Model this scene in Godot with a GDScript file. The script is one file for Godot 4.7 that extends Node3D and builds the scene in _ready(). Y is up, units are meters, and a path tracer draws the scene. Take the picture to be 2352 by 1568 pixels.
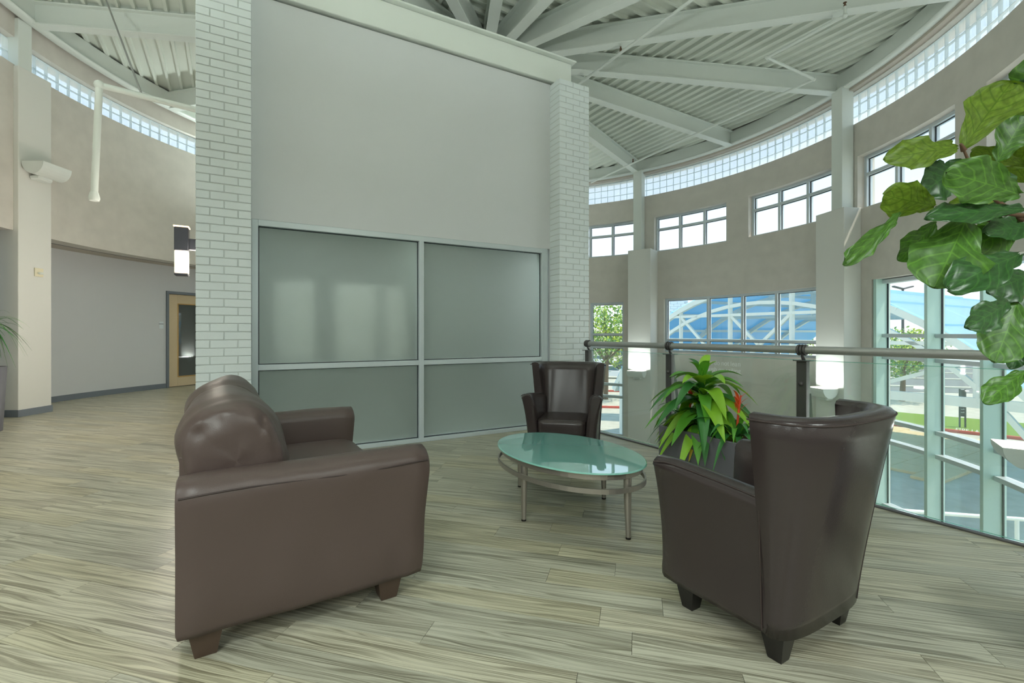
extends Node3D
# A round two-storey lobby: balcony lounge in front of a brick-pillared core, curved window wall to the right.
# Plan coordinates: x to the right, f forward (world z = -f), y up, metres.

const CX := -0.4503
const CF := 8.1242          # centre of the rotunda in plan
const RW := 7.0355          # inner face of the round wall
const HALF_PI := PI * 0.5
var M := {}
var taken := {}
var D := Vector2(0.87616, 0.48202)     # along the core wall (x, f)
var N := Vector2(-0.48202, 0.87616)    # away from the room, across the core wall
var W0 := Vector2(-2.51997, 4.53005)   # where the core wall starts


func v3(p: Vector2, y: float) -> Vector3:
	return Vector3(p.x, y, -p.y)

func pol(r: float, az: float, y: float) -> Vector3:
	var a := deg_to_rad(az)
	return Vector3(CX + r * sin(a), y, -(CF + r * cos(a)))

func pol2(r: float, az: float) -> Vector2:
	var a := deg_to_rad(az)
	return Vector2(CX + r * sin(a), CF + r * cos(a))

func core(s: float, t: float) -> Vector2:   # s along the core wall, t away from the room
	return W0 + D * s + N * t

# ------------------------------------------------------------------ shapes
func new_st() -> SurfaceTool:
	var st := SurfaceTool.new()
	st.begin(Mesh.PRIMITIVE_TRIANGLES)
	return st

func emit(st: SurfaceTool, tris: PackedVector3Array, smooth := false) -> void:
	var mid := Vector3.ZERO
	for p in tris:
		mid += p
	mid /= maxf(1.0, tris.size())
	var vol := 0.0
	var i := 0
	while i + 2 < tris.size():
		vol += (tris[i] - mid).dot((tris[i + 1] - mid).cross(tris[i + 2] - mid))
		i += 3
	st.set_smooth_group(0 if smooth else 0xFFFFFFFF)
	i = 0
	while i + 2 < tris.size():
		st.add_vertex(tris[i])
		if vol > 0.0:
			st.add_vertex(tris[i + 2])
			st.add_vertex(tris[i + 1])
		else:
			st.add_vertex(tris[i + 1])
			st.add_vertex(tris[i + 2])
		i += 3

func q(t: PackedVector3Array, a: Vector3, b: Vector3, c: Vector3, d: Vector3) -> void:
	t.append_array([a, b, c, a, c, d])

func bevel_box(st: SurfaceTool, c: Vector3, s: Vector3, b := 0.0, bs := Basis()) -> void:
	var h := s * 0.5
	var t := PackedVector3Array()
	if b <= 0.0:
		var k: Array[Vector3] = []
		for i in 8:
			k.append(c + bs * Vector3(h.x if i & 1 else -h.x, h.y if i & 2 else -h.y, h.z if i & 4 else -h.z))
		for g in [[0, 1, 3, 2], [4, 6, 7, 5], [0, 4, 5, 1], [2, 3, 7, 6], [0, 2, 6, 4], [1, 5, 7, 3]]:
			q(t, k[g[0]], k[g[2 - 1]], k[g[2]], k[g[3]])
		emit(st, t)
		return
	b = minf(b, minf(h.x, minf(h.y, h.z)) * 0.95)
	var vert := func(sg: Vector3, ax: int) -> Vector3:
		var p := Vector3(h.x - b, h.y - b, h.z - b)
		p[ax] = h[ax]
		return p * sg
	var polys: Array = []
	for ax in 3:
		var o1 := (ax + 1) % 3
		var o2 := (ax + 2) % 3
		for sa in [-1.0, 1.0]:
			var pts: Array[Vector3] = []
			for e in [[-1.0, -1.0], [1.0, -1.0], [1.0, 1.0], [-1.0, 1.0]]:
				var sg := Vector3.ONE
				sg[ax] = sa
				sg[o1] = e[0]
				sg[o2] = e[1]
				pts.append(vert.call(sg, ax))
			polys.append(pts)
			for sb in [-1.0, 1.0]:
				var sg1 := Vector3.ONE
				sg1[ax] = sa
				sg1[o1] = sb
				var sg2 := sg1
				sg1[o2] = -1.0
				sg2[o2] = 1.0
				var e4: Array[Vector3] = [vert.call(sg1, ax), vert.call(sg2, ax), vert.call(sg2, o1), vert.call(sg1, o1)]
				polys.append(e4)
	for i in 8:
		var sg := Vector3(1.0 if i & 1 else -1.0, 1.0 if i & 2 else -1.0, 1.0 if i & 4 else -1.0)
		var c3: Array[Vector3] = [vert.call(sg, 0), vert.call(sg, 1), vert.call(sg, 2)]
		polys.append(c3)
	st.set_smooth_group(0xFFFFFFFF)
	for pts in polys:
		var m := Vector3.ZERO
		for p in pts:
			m += p
		var n: Vector3 = (pts[1] - pts[0]).cross(pts[2] - pts[0])
		var fl := n.dot(m) < 0.0
		for k in range(1, pts.size() - 1):
			st.add_vertex(c + bs * pts[0])
			st.add_vertex(c + bs * (pts[k] if fl else pts[k + 1]))
			st.add_vertex(c + bs * (pts[k + 1] if fl else pts[k]))

func wall_box(st: SurfaceTool, a: Vector2, b: Vector2, t0: float, t1: float, y0: float, y1: float, bev := 0.0) -> void:
	# a bar from a to b in plan, reaching from t0 to t1 to the left-hand side (N for D)
	var d := (b - a).normalized()
	var n := Vector2(-d.y, d.x)
	var m := (a + b) * 0.5 + n * (t0 + t1) * 0.5
	var bs := Basis(Vector3(d.x, 0, -d.y), Vector3.UP, Vector3(-n.x, 0, n.y))
	bevel_box(st, v3(m, (y0 + y1) * 0.5), Vector3((b - a).length(), y1 - y0, absf(t1 - t0)), bev, bs)

func bar(st: SurfaceTool, a: Vector3, b: Vector3, w: float, h: float, bev := 0.0) -> void:
	var z := (b - a).normalized()
	var up := Vector3.UP if absf(z.y) < 0.99 else Vector3.RIGHT
	var x := up.cross(z).normalized()
	var y := z.cross(x)
	bevel_box(st, (a + b) * 0.5, Vector3(w, h, (b - a).length()), bev, Basis(x, y, z))

func arc_box(st: SurfaceTool, r0: float, r1: float, a0: float, a1: float, y0: float, y1: float, step := 2.0) -> void:
	var n := maxi(1, int(ceil(absf(a1 - a0) / step - 0.001)))
	var t := PackedVector3Array()
	for i in n:
		var p := lerpf(a0, a1, float(i) / n)
		var s := lerpf(a0, a1, float(i + 1) / n)
		q(t, pol(r0, p, y0), pol(r0, s, y0), pol(r0, s, y1), pol(r0, p, y1))
		q(t, pol(r1, p, y1), pol(r1, s, y1), pol(r1, s, y0), pol(r1, p, y0))
		q(t, pol(r0, p, y1), pol(r0, s, y1), pol(r1, s, y1), pol(r1, p, y1))
		q(t, pol(r1, p, y0), pol(r1, s, y0), pol(r0, s, y0), pol(r0, p, y0))
	q(t, pol(r0, a0, y0), pol(r0, a0, y1), pol(r1, a0, y1), pol(r1, a0, y0))
	q(t, pol(r1, a1, y0), pol(r1, a1, y1), pol(r0, a1, y1), pol(r0, a1, y0))
	emit(st, t)

func tube(st: SurfaceTool, pts: Array, rad, sides := 10, caps := true) -> void:
	var rings: Array = []
	var side := Vector3.ZERO
	for i in pts.size():
		var p: Vector3 = pts[i]
		var dir: Vector3 = (pts[mini(i + 1, pts.size() - 1)] - pts[maxi(i - 1, 0)]).normalized()
		if side == Vector3.ZERO:
			side = dir.cross(Vector3.UP if absf(dir.y) < 0.9 else Vector3.RIGHT).normalized()
		side = (side - dir * side.dot(dir)).normalized()
		var up := side.cross(dir)
		var r: float = rad[i] if rad is Array else rad
		var ring := PackedVector3Array()
		for k in sides:
			var a := TAU * k / sides
			ring.append(p + (side * cos(a) + up * sin(a)) * r)
		rings.append(ring)
	loft(st, rings, caps, true)

func loft(st: SurfaceTool, rings: Array, caps := true, smooth := true, closed := true) -> void:
	var t := PackedVector3Array()
	var c := PackedVector3Array()
	var m: int = rings[0].size()
	for i in rings.size() - 1:
		for k in (m if closed else m - 1):
			var k2 := (k + 1) % m
			q(t, rings[i][k], rings[i][k2], rings[i + 1][k2], rings[i + 1][k])
	if caps and closed:
		for e in [0, rings.size() - 1]:
			var mid := Vector3.ZERO
			for p in rings[e]:
				mid += p
			mid /= m
			for k in m:
				if e == 0:
					c.append_array([mid, rings[e][(k + 1) % m], rings[e][k]])
				else:
					c.append_array([mid, rings[e][k], rings[e][(k + 1) % m]])
	# one orientation for sides and caps together
	var all := t.duplicate()
	all.append_array(c)
	var mid2 := Vector3.ZERO
	for p in all:
		mid2 += p
	mid2 /= all.size()
	var vol := 0.0
	var i2 := 0
	while i2 + 2 < all.size():
		vol += (all[i2] - mid2).dot((all[i2 + 1] - mid2).cross(all[i2 + 2] - mid2))
		i2 += 3
	for part in [[t, smooth], [c, false]]:
		st.set_smooth_group(0 if part[1] else 0xFFFFFFFF)
		var w: PackedVector3Array = part[0]
		i2 = 0
		while i2 + 2 < w.size():
			st.add_vertex(w[i2])
			if vol > 0.0:
				st.add_vertex(w[i2 + 2])
				st.add_vertex(w[i2 + 1])
			else:
				st.add_vertex(w[i2 + 1])
				st.add_vertex(w[i2 + 2])
			i2 += 3

func lathe(st: SurfaceTool, base: Vector3, prof: Array, sides := 20, smooth := true) -> void:
	var rings: Array = []
	for p in prof:
		var ring := PackedVector3Array()
		for k in sides:
			var a := TAU * k / sides
			ring.append(base + Vector3(cos(a) * p.x, p.y, sin(a) * p.x))
		rings.append(ring)
	loft(st, rings, true, smooth)

func prism(st: SurfaceTool, poly: PackedVector2Array, y0: float, y1: float) -> void:
	# poly in plan (x, f)
	var idx := Geometry2D.triangulate_polygon(poly)
	var t := PackedVector3Array()
	var i := 0
	while i + 2 < idx.size():
		var a := poly[idx[i]]
		var b := poly[idx[i + 1]]
		var c := poly[idx[i + 2]]
		if (b - a).cross(c - a) < 0.0:
			var o := b
			b = c
			c = o
		t.append_array([v3(a, y1), v3(b, y1), v3(c, y1), v3(a, y0), v3(c, y0), v3(b, y0)])
		i += 3
	var ccw := not Geometry2D.is_polygon_clockwise(poly)
	for k in poly.size():
		var a := poly[k]
		var b := poly[(k + 1) % poly.size()]
		if ccw:
			q(t, v3(a, y0), v3(b, y0), v3(b, y1), v3(a, y1))
		else:
			q(t, v3(b, y0), v3(a, y0), v3(a, y1), v3(b, y1))
	emit(st, t)

func ellipsoid(st: SurfaceTool, c: Vector3, r: Vector3, bs := Basis(), rows := 8, cols := 12) -> void:
	var rings: Array = []
	for i in rows + 1:
		var a := PI * (0.02 + 0.96 * i / rows)
		var ring := PackedVector3Array()
		for k in cols:
			var b := TAU * k / cols
			ring.append(c + bs * (Vector3(sin(a) * cos(b), cos(a), sin(a) * sin(b)) * r))
		rings.append(ring)
	loft(st, rings, true, true)

# ------------------------------------------------------------------ nodes
func numbered(called: String) -> String:
	var n: int = taken.get(called, 0)
	taken[called] = n + 1
	return called if n == 0 else "%s_%03d" % [called, n]

func obj(called: String, st, m: Material, parent: Node = null) -> MeshInstance3D:
	var o := MeshInstance3D.new()
	if st is SurfaceTool:
		st.generate_normals()
		o.mesh = st.commit()
	else:
		o.mesh = st
	o.material_override = null
	if o.mesh and o.mesh.get_surface_count():
		o.set_surface_override_material(0, m)
	if parent == null:
		o.name = numbered(called)
		add_child(o)
	else:
		o.name = called
		parent.add_child(o, true)
	return o

func mesh_of(st: SurfaceTool) -> ArrayMesh:
	st.generate_normals()
	return st.commit()

func thing(called: String, label: String, category: String, at := Vector3.ZERO, turn := 0.0, group := "") -> Node3D:
	var o := Node3D.new()
	o.name = numbered(called)
	add_child(o)
	o.position = at
	o.rotation.y = turn
	return tag(o, label, category, group)

func tag(o: Node3D, label: String, category: String, group := "") -> Node3D:
	o.set_meta("label", label)
	o.set_meta("category", category)
	if group != "":
		o.set_meta("group", group)
	return o

func setting(called: String, st, m: Material, label := "") -> Node3D:
	var o: Node3D
	if st == null:
		o = Node3D.new()
		o.name = numbered(called)
		add_child(o)
	else:
		o = obj(called, st, m)
	o.set_meta("kind", "structure")
	if label != "":
		o.set_meta("label", label)
	return o

func stuff(o: Node3D) -> Node3D:
	o.set_meta("kind", "stuff")
	return o

# ------------------------------------------------------------------ materials
func noise(freq: float, kind := FastNoiseLite.TYPE_SIMPLEX_SMOOTH, sd := 1, oct := 3) -> FastNoiseLite:
	var n := FastNoiseLite.new()
	n.noise_type = kind
	n.frequency = freq
	n.seed = sd
	n.fractal_octaves = oct
	return n

func noise_tex(freq: float, lo: Color, hi: Color, sd := 1, kind := FastNoiseLite.TYPE_SIMPLEX_SMOOTH, size := 512, oct := 4) -> NoiseTexture2D:
	var t := NoiseTexture2D.new()
	t.width = size
	t.height = size
	t.seamless = true
	t.noise = noise(freq, kind, sd, oct)
	var g := Gradient.new()
	g.colors = PackedColorArray([lo, hi])
	g.offsets = PackedFloat32Array([0.0, 1.0])
	t.color_ramp = g
	return t

func mat(key: String, c: Color, rough := 0.6, metal := 0.0, spec := 0.5) -> StandardMaterial3D:
	var m := StandardMaterial3D.new()
	m.resource_name = key
	m.albedo_color = c
	m.roughness = rough
	m.metallic = metal
	m.metallic_specular = spec
	M[key] = m
	return m

func textured(m: StandardMaterial3D, t: Texture2D, scale: float) -> StandardMaterial3D:
	m.albedo_texture = t
	m.uv1_triplanar = true
	m.uv1_world_triplanar = true
	m.uv1_scale = Vector3.ONE * scale
	return m

func relief(m: StandardMaterial3D, t: Texture2D, scale: float, depth: float) -> StandardMaterial3D:
	m.heightmap_enabled = true
	m.heightmap_texture = t
	m.heightmap_scale = depth
	m.uv1_triplanar = true
	m.uv1_world_triplanar = true
	m.uv1_scale = Vector3.ONE * scale
	return m

func c8(r: int, g: int, b: int) -> Color:
	return Color8(r, g, b)

# ------------------------------------------------------------------ the scene
func _ready() -> void:
	camera_and_light()
	make_materials()
	build_floor()
	build_core()
	build_round_wall()
	build_ceiling()
	build_left_side()
	build_wing()
	build_piers()
	build_railing()
	build_pipes()
	build_sofa()
	build_armchairs()
	build_table()
	build_planter()
	build_fig()
	build_left_plant()
	build_outside()

func camera_and_light() -> void:
	var cam := Camera3D.new()
	cam.name = "camera"
	add_child(cam)
	cam.position = Vector3(0, 1.25, 0)
	cam.projection = Camera3D.PROJECTION_FRUSTUM
	cam.near = 0.05
	cam.far = 600.0
	cam.size = 2.0 * 784.0 / 1075.0 * cam.near       # focal length 1075 px in a 1568 px high frame
	cam.frustum_offset = Vector2(0, -20.0 / 1075.0 * cam.near)
	cam.current = true
	var env := Environment.new()
	env.background_mode = Environment.BG_SKY
	var sky := Sky.new()
	var sm := ProceduralSkyMaterial.new()
	sm.sky_top_color = Color(0.56, 0.78, 0.95)
	sm.sky_horizon_color = Color(0.94, 0.98, 1.0)
	sm.sky_curve = 0.40
	sm.sky_energy_multiplier = 0.87
	sm.ground_bottom_color = Color(0.6, 0.62, 0.58)
	sm.ground_horizon_color = Color(0.85, 0.88, 0.86)
	sky.sky_material = sm
	env.sky = sky
	env.tonemap_mode = Environment.TONE_MAPPER_LINEAR
	env.tonemap_exposure = 2.25
	env.sdfgi_enabled = true
	env.ssao_enabled = true
	env.ssil_enabled = true
	var we := WorldEnvironment.new()
	we.name = "surroundings"
	we.environment = env
	add_child(we)
	var sun := DirectionalLight3D.new()
	sun.name = "sun"
	add_child(sun)
	sun.light_color = Color(1.0, 0.96, 0.88)
	sun.light_energy = 0.75
	sun.light_angular_distance = 0.6
	sun.shadow_enabled = true
	sun.look_at_from_position(Vector3(20, 40, 6), Vector3(0, 0, 0))

func make_materials() -> void:
	var fine := noise_tex(0.06, Color(0.3, 0.3, 0.3), Color(0.7, 0.7, 0.7), 3)
	var grainy := noise_tex(0.15, Color(0.2, 0.2, 0.2), Color(0.8, 0.8, 0.8), 5)
	var mottle := noise_tex(0.012, Color(0.94, 0.94, 0.94), Color(1, 1, 1), 9)
	relief(mat("wall", c8(222, 217, 208), 0.75), fine, 2.0, 0.06)
	textured(M.wall, mottle, 0.4)
	relief(mat("core_wall", c8(214, 217, 219), 0.5), fine, 2.0, 0.05)
	relief(mat("brick", c8(226, 234, 235), 0.36), grainy, 3.0, 0.22)
	mat("mortar", c8(206, 212, 210), 0.7)
	mat("steel_white", c8(228, 234, 228), 0.38)
	mat("deck", c8(226, 231, 221), 0.5)
	mat("pier", c8(230, 230, 224), 0.7)
	mat("taupe", c8(196, 186, 174), 0.7)
	mat("alu", c8(206, 216, 220), 0.35, 0.2)
	mat("fin", c8(198, 230, 222), 0.35)
	mat("gasket", c8(40, 46, 52), 0.5)
	mat("base", c8(118, 126, 135), 0.5)
	var g := mat("pane", Color(0.93, 1.0, 0.98, 0.03), 0.02)
	g.transparency = BaseMaterial3D.TRANSPARENCY_ALPHA
	g = mat("guard_glass", Color(0.80, 0.97, 0.90, 0.07), 0.02)
	g.transparency = BaseMaterial3D.TRANSPARENCY_ALPHA
	g = mat("glass_edge", Color(0.45, 0.80, 0.70, 0.55), 0.1)
	g.transparency = BaseMaterial3D.TRANSPARENCY_ALPHA
	g = mat("etched", Color(1.0, 1.0, 1.0, 0.85), 0.6)
	g.transparency = BaseMaterial3D.TRANSPARENCY_ALPHA
	g = mat("block", Color(0.98, 0.99, 1.0, 0.38), 0.3)
	g.transparency = BaseMaterial3D.TRANSPARENCY_ALPHA
	g.backlight_enabled = true
	g.backlight = Color(1, 1, 1)
	relief(g, noise_tex(0.03, Color(0, 0, 0), Color(1, 1, 1), 21), 2.2, 0.5)
	mat("block_joint", c8(214, 230, 234), 0.7)
	g = mat("frosted", Color(0.90, 0.925, 0.915, 0.12), 0.55)
	g.refraction_enabled = true
	g.refraction_scale = 0.03
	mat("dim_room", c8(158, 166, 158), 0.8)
	mat("room_panel", c8(235, 236, 230), 0.7)
	mat("rail_steel", c8(168, 170, 168), 0.36, 0.45)
	mat("post_steel", c8(92, 90, 90), 0.42, 0.5)
	relief(mat("sofa_leather", c8(84, 70, 66), 0.38), noise_tex(0.09, Color(0, 0, 0), Color(1, 1, 1), 31, FastNoiseLite.TYPE_CELLULAR), 6.0, 0.05)
	relief(mat("chair_leather", c8(58, 50, 50), 0.23), noise_tex(0.05, Color(0, 0, 0), Color(1, 1, 1), 33), 5.0, 0.03)
	mat("stitch", c8(58, 46, 44), 0.6)
	mat("leg_brown", c8(74, 58, 48), 0.4)
	mat("leg_black", c8(26, 23, 23), 0.3)
	mat("table_metal", c8(166, 160, 152), 0.36, 0.7)
	g = mat("table_glass", Color(0.76, 0.92, 0.88, 0.72), 0.03)
	g.transparency = BaseMaterial3D.TRANSPARENCY_ALPHA
	g = mat("table_top", c8(122, 184, 176), 0.025, 0.0, 0.7)
	g.clearcoat_enabled = true
	g.clearcoat = 1.0
	g.clearcoat_roughness = 0.02
	mat("table_rim", c8(150, 214, 200), 0.1)
	mat("planter", c8(104, 104, 110), 0.5)
	mat("moss", c8(168, 150, 116), 0.95)
	textured(M.moss, noise_tex(0.08, c8(120, 104, 78), c8(222, 206, 170), 41), 6.0)
	mat("soil", c8(66, 52, 42), 0.95)
	mat("door_bead", c8(206, 164, 96), 0.5)
	mat("leg_orange", c8(150, 92, 62), 0.5)
	var sg := mat("shade_glow", c8(255, 236, 205), 0.5)
	sg.emission_enabled = true
	sg.emission = Color(1.0, 0.86, 0.66)
	sg.emission_energy_multiplier = 1.3
	sg = mat("sconce_glow", c8(255, 252, 245), 0.5)
	sg.emission_enabled = true
	sg.emission = Color(1.0, 0.97, 0.93)
	sg.emission_energy_multiplier = 1.5
	mat("door_wood", c8(216, 196, 160), 0.5)
	var wood_img := wood_picture()
	var wt := ImageTexture.create_from_image(wood_img)
	for k in 4:
		var w := mat("plank_%d" % k, [c8(255, 252, 244), c8(244, 244, 240), c8(250, 246, 232), c8(238, 238, 234)][k], 0.33)
		w.albedo_texture = wt
		w.metallic_specular = 0.5
	mat("plank_gap", c8(96, 92, 84), 0.8)
	var fig := ImageTexture.create_from_image(leaf_picture(Color(0.98, 1.0, 0.72)))
	var fig_backlit := ImageTexture.create_from_image(leaf_picture(Color(0.30, 0.42, 0.18)))  # dark veins paint the backlit look into the leaf
	for k in 3:
		var l := mat("fig_%d" % k, [c8(212, 240, 104), c8(140, 196, 92), c8(92, 148, 88)][k], [0.45, 0.38, 0.32][k])  # first variant: light from behind is put into its lime colour
		l.albedo_texture = fig_backlit if k == 0 else fig
		l.backlight_enabled = true
		l.backlight = [Color(0.75, 0.8, 0.2), Color(0.4, 0.5, 0.12), Color(0.16, 0.22, 0.08)][k]
	for k in 3:
		var l := mat("strap_%d" % k, [c8(146, 200, 62), c8(92, 160, 52), c8(56, 118, 54)][k], 0.32)
		l.backlight_enabled = true
		l.backlight = [Color(0.5, 0.6, 0.12), Color(0.3, 0.42, 0.1), Color(0.12, 0.2, 0.06)][k]
	mat("bract", c8(226, 84, 44), 0.4)
	mat("dry_leaf", c8(196, 164, 50), 0.6)
	mat("bark", c8(110, 84, 64), 0.8)
	mat("lamp_body", c8(72, 72, 80), 0.45, 0.3)
	mat("sconce", c8(232, 238, 234), 0.45)
	mat("ivory", c8(238, 230, 202), 0.5)
	mat("sign_plate", c8(224, 234, 238), 0.4)

func wood_picture() -> Image:
	# grain runs along u; the picture holds about 2.4 m x 0.6 m of boards
	var w := 1024
	var h := 512
	var im := Image.create(w, h, true, Image.FORMAT_RGB8)
	var a := noise(1.0, FastNoiseLite.TYPE_SIMPLEX_SMOOTH, 11, 3)
	var b := noise(1.0, FastNoiseLite.TYPE_SIMPLEX_SMOOTH, 12, 2)
	var c := noise(1.0, FastNoiseLite.TYPE_SIMPLEX_SMOOTH, 13, 2)
	for y in h:
		for x in w:
			var u := float(x) / w
			var v := float(y) / h
			# wrap along both axes by blending with the shifted sample
			var k := 0.0
			var wu := smoothstep(0.9, 1.0, u)
			for s in 2:
				if s == 1 and wu <= 0.0:
					continue
				var uu := u - float(s)
				var warp := b.get_noise_2d(uu * 3.0, v * 8.0) * 0.035
				var g1 := a.get_noise_2d(uu * 1.7, (v + warp) * 40.0)
				var g2 := a.get_noise_2d(uu * 5.0 + 40.0, (v + warp * 0.8) * 140.0)
				var g3 := c.get_noise_2d(uu * 1.6 + 7.0, v * 10.0)
				var val := 0.58 + g1 * 0.44 + g2 * 0.26 + g3 * 0.20
				k += val * ((1.0 - wu) if s == 0 else wu)
			k = clampf(k, 0.0, 1.0)
			var col := Color8(120, 116, 100).lerp(Color8(202, 200, 184), smoothstep(0.12, 0.86, k))
			if k < 0.25:
				col = col.lerp(Color8(84, 78, 66), (0.25 - k) * 2.4)
			im.set_pixel(x, y, col)
	return im

func leaf_picture(vein_color: Color) -> Image:
	# a fiddle leaf laid out along u (base to tip), v across; veins on a mid tone, pale, dark for backlit leaves
	var w := 256
	var h := 256
	var im := Image.create(w, h, true, Image.FORMAT_RGB8)
	var n := noise(0.03, FastNoiseLite.TYPE_SIMPLEX_SMOOTH, 5, 3)
	for y in h:
		for x in w:
			var u := float(x) / w
			var v := (float(y) / h - 0.5) * 2.0
			var vein := 0.0
			vein = maxf(vein, 1.0 - smoothstep(0.012, 0.05, absf(v) * (1.0 + u * 0.6)))
			for k in 6:
				var u0 := 0.06 + k * 0.15
				var curve := u0 + absf(v) * 0.22 + v * v * 0.10
				vein = maxf(vein, 0.85 * (1.0 - smoothstep(0.006, 0.018, absf(u - curve))))
			var base := 0.62 + n.get_noise_2d(x, y) * 0.12
			var col := Color(base * 0.92, base, base * 0.86)
			im.set_pixel(x, y, col.lerp(vein_color, vein * 0.42))
	return im

# ------------------------------------------------------------------ floor
func build_floor() -> void:
	var e0 := Vector2(1.328, 5.44)
	var ed := Vector2(0.52248, -0.85265)
	var poly := PackedVector2Array([core(3.92, -0.12), e0 + ed * 5.6, Vector2(4.254, -5.6), Vector2(-9.0, -5.6), Vector2(-9.0, 13.5), Vector2(-5.5, 13.5), core(-0.43, 4.0), core(-0.43, 0.1), core(3.92, 0.1)])
	var st := new_st()
	prism(st, poly, -0.30, -0.006)
	var fl := setting("floor", st, M.plank_gap, "balcony floor of grey-beige wood-look planks")
	var tv := Vector2(0.258, 0.9661)
	var lv := Vector2(0.9661, -0.258)
	var rng := RandomNumberGenerator.new()
	rng.seed = 77
	var wdt := 0.146
	var lng := 1.22
	var full: Array = []
	for k in 14:
		full.append(plank_mesh(PackedVector2Array([Vector2(-lng, -wdt) * 0.5, Vector2(lng, -wdt) * 0.5, Vector2(lng, wdt) * 0.5, Vector2(-lng, wdt) * 0.5]), Vector2(rng.randf(), rng.randf()), 1 if k % 2 else -1))
	var turn := atan2(lv.y, lv.x)      # local x runs along the plank
	var list: Array = []
	for row in range(-6, 84):
		var off := rng.randf() * lng
		for i in range(-10, 10):
			var mid := tv * (row * wdt + 0.05) + lv * (i * lng + off)
			var cs: Array[Vector2] = []
			for c in [Vector2(-1, -1), Vector2(1, -1), Vector2(1, 1), Vector2(-1, 1)]:
				cs.append(mid + lv * (c.x * lng * 0.5) + tv * (c.y * wdt * 0.5))
			if mid.y < 0.3 or absf(mid.x) > 1.15 * mid.y + 1.3 or mid.y > 13.0:
				continue
			var cuts := Geometry2D.intersect_polygons(PackedVector2Array(cs), poly)
			if cuts.is_empty() or cuts[0].size() < 3:
				continue
			var whole: bool = absf(area2(cuts[0]) - lng * wdt) < 0.0005
			list.append({"mid": mid, "cut": cuts[0], "whole": whole, "v": rng.randi() % 14, "m": rng.randi() % 4, "o": Vector2(rng.randf(), rng.randf())})
	list.sort_custom(func(a, b): return a.mid.length() < b.mid.length())
	var far := new_st()
	for k in list.size():
		var p: Dictionary = list[k]
		var mesh: ArrayMesh
		if p.whole:
			mesh = full[p.v]
		else:
			var loc := PackedVector2Array()
			for c in p.cut:
				var d: Vector2 = c - p.mid
				loc.append(Vector2(d.dot(lv), d.dot(tv)))
			mesh = plank_mesh(loc, p.o, 1)
		var tr := Transform3D(Basis(Vector3.UP, turn), v3(p.mid, 0.0))
		if k < 300:
			var o := obj("plank", mesh, M["plank_%d" % p.m], fl)
			o.transform = tr
		else:
			far.append_from(mesh, 0, tr)
	var fo := MeshInstance3D.new()
	fo.name = "far_planks"
	fo.mesh = far.commit()
	fo.set_surface_override_material(0, M.plank_0)
	fl.add_child(fo, true)
	stuff(fo)
	# metal edge trim along the open side
	st = new_st()
	wall_box(st, e0 + ed * -0.72, e0 + ed * 5.6, -0.005, 0.035, -0.30, 0.012, 0.004)
	obj("edge_trim", st, M.post_steel, fl)

func area2(p: PackedVector2Array) -> float:
	var a := 0.0
	for i in p.size():
		a += p[i].cross(p[(i + 1) % p.size()])
	return absf(a) * 0.5

func plank_mesh(loc: PackedVector2Array, uvo: Vector2, flip: int) -> ArrayMesh:
	# loc: outline in (along, across); shrunk a little so that a fine gap stays open
	var shr := Geometry2D.offset_polygon(loc, -0.0009)
	var pl: PackedVector2Array = shr[0] if not shr.is_empty() else loc
	var st := new_st()
	st.set_smooth_group(0xFFFFFFFF)
	var idx := Geometry2D.triangulate_polygon(pl)
	var put := func(p: Vector2, y: float) -> void:
		st.set_uv(Vector2(p.x / 2.4 * flip, p.y / 0.6) + uvo)
		st.add_vertex(Vector3(p.x, y, -p.y))
	var i := 0
	while i + 2 < idx.size():
		var a := pl[idx[i]]
		var b := pl[idx[i + 1]]
		var c := pl[idx[i + 2]]
		if (b - a).cross(c - a) < 0.0:
			var o := b
			b = c
			c = o
		put.call(a, 0.0)
		put.call(c, 0.0)
		put.call(b, 0.0)
		i += 3
	var ccw := not Geometry2D.is_polygon_clockwise(pl)
	for k in pl.size():
		var a := pl[k] if ccw else pl[(k + 1) % pl.size()]
		var b := pl[(k + 1) % pl.size()] if ccw else pl[k]
		put.call(a, -0.006)
		put.call(b, 0.0)
		put.call(b, -0.006)
		put.call(a, -0.006)
		put.call(a, 0.0)
		put.call(b, 0.0)
	st.generate_normals()
	return st.commit()

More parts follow.
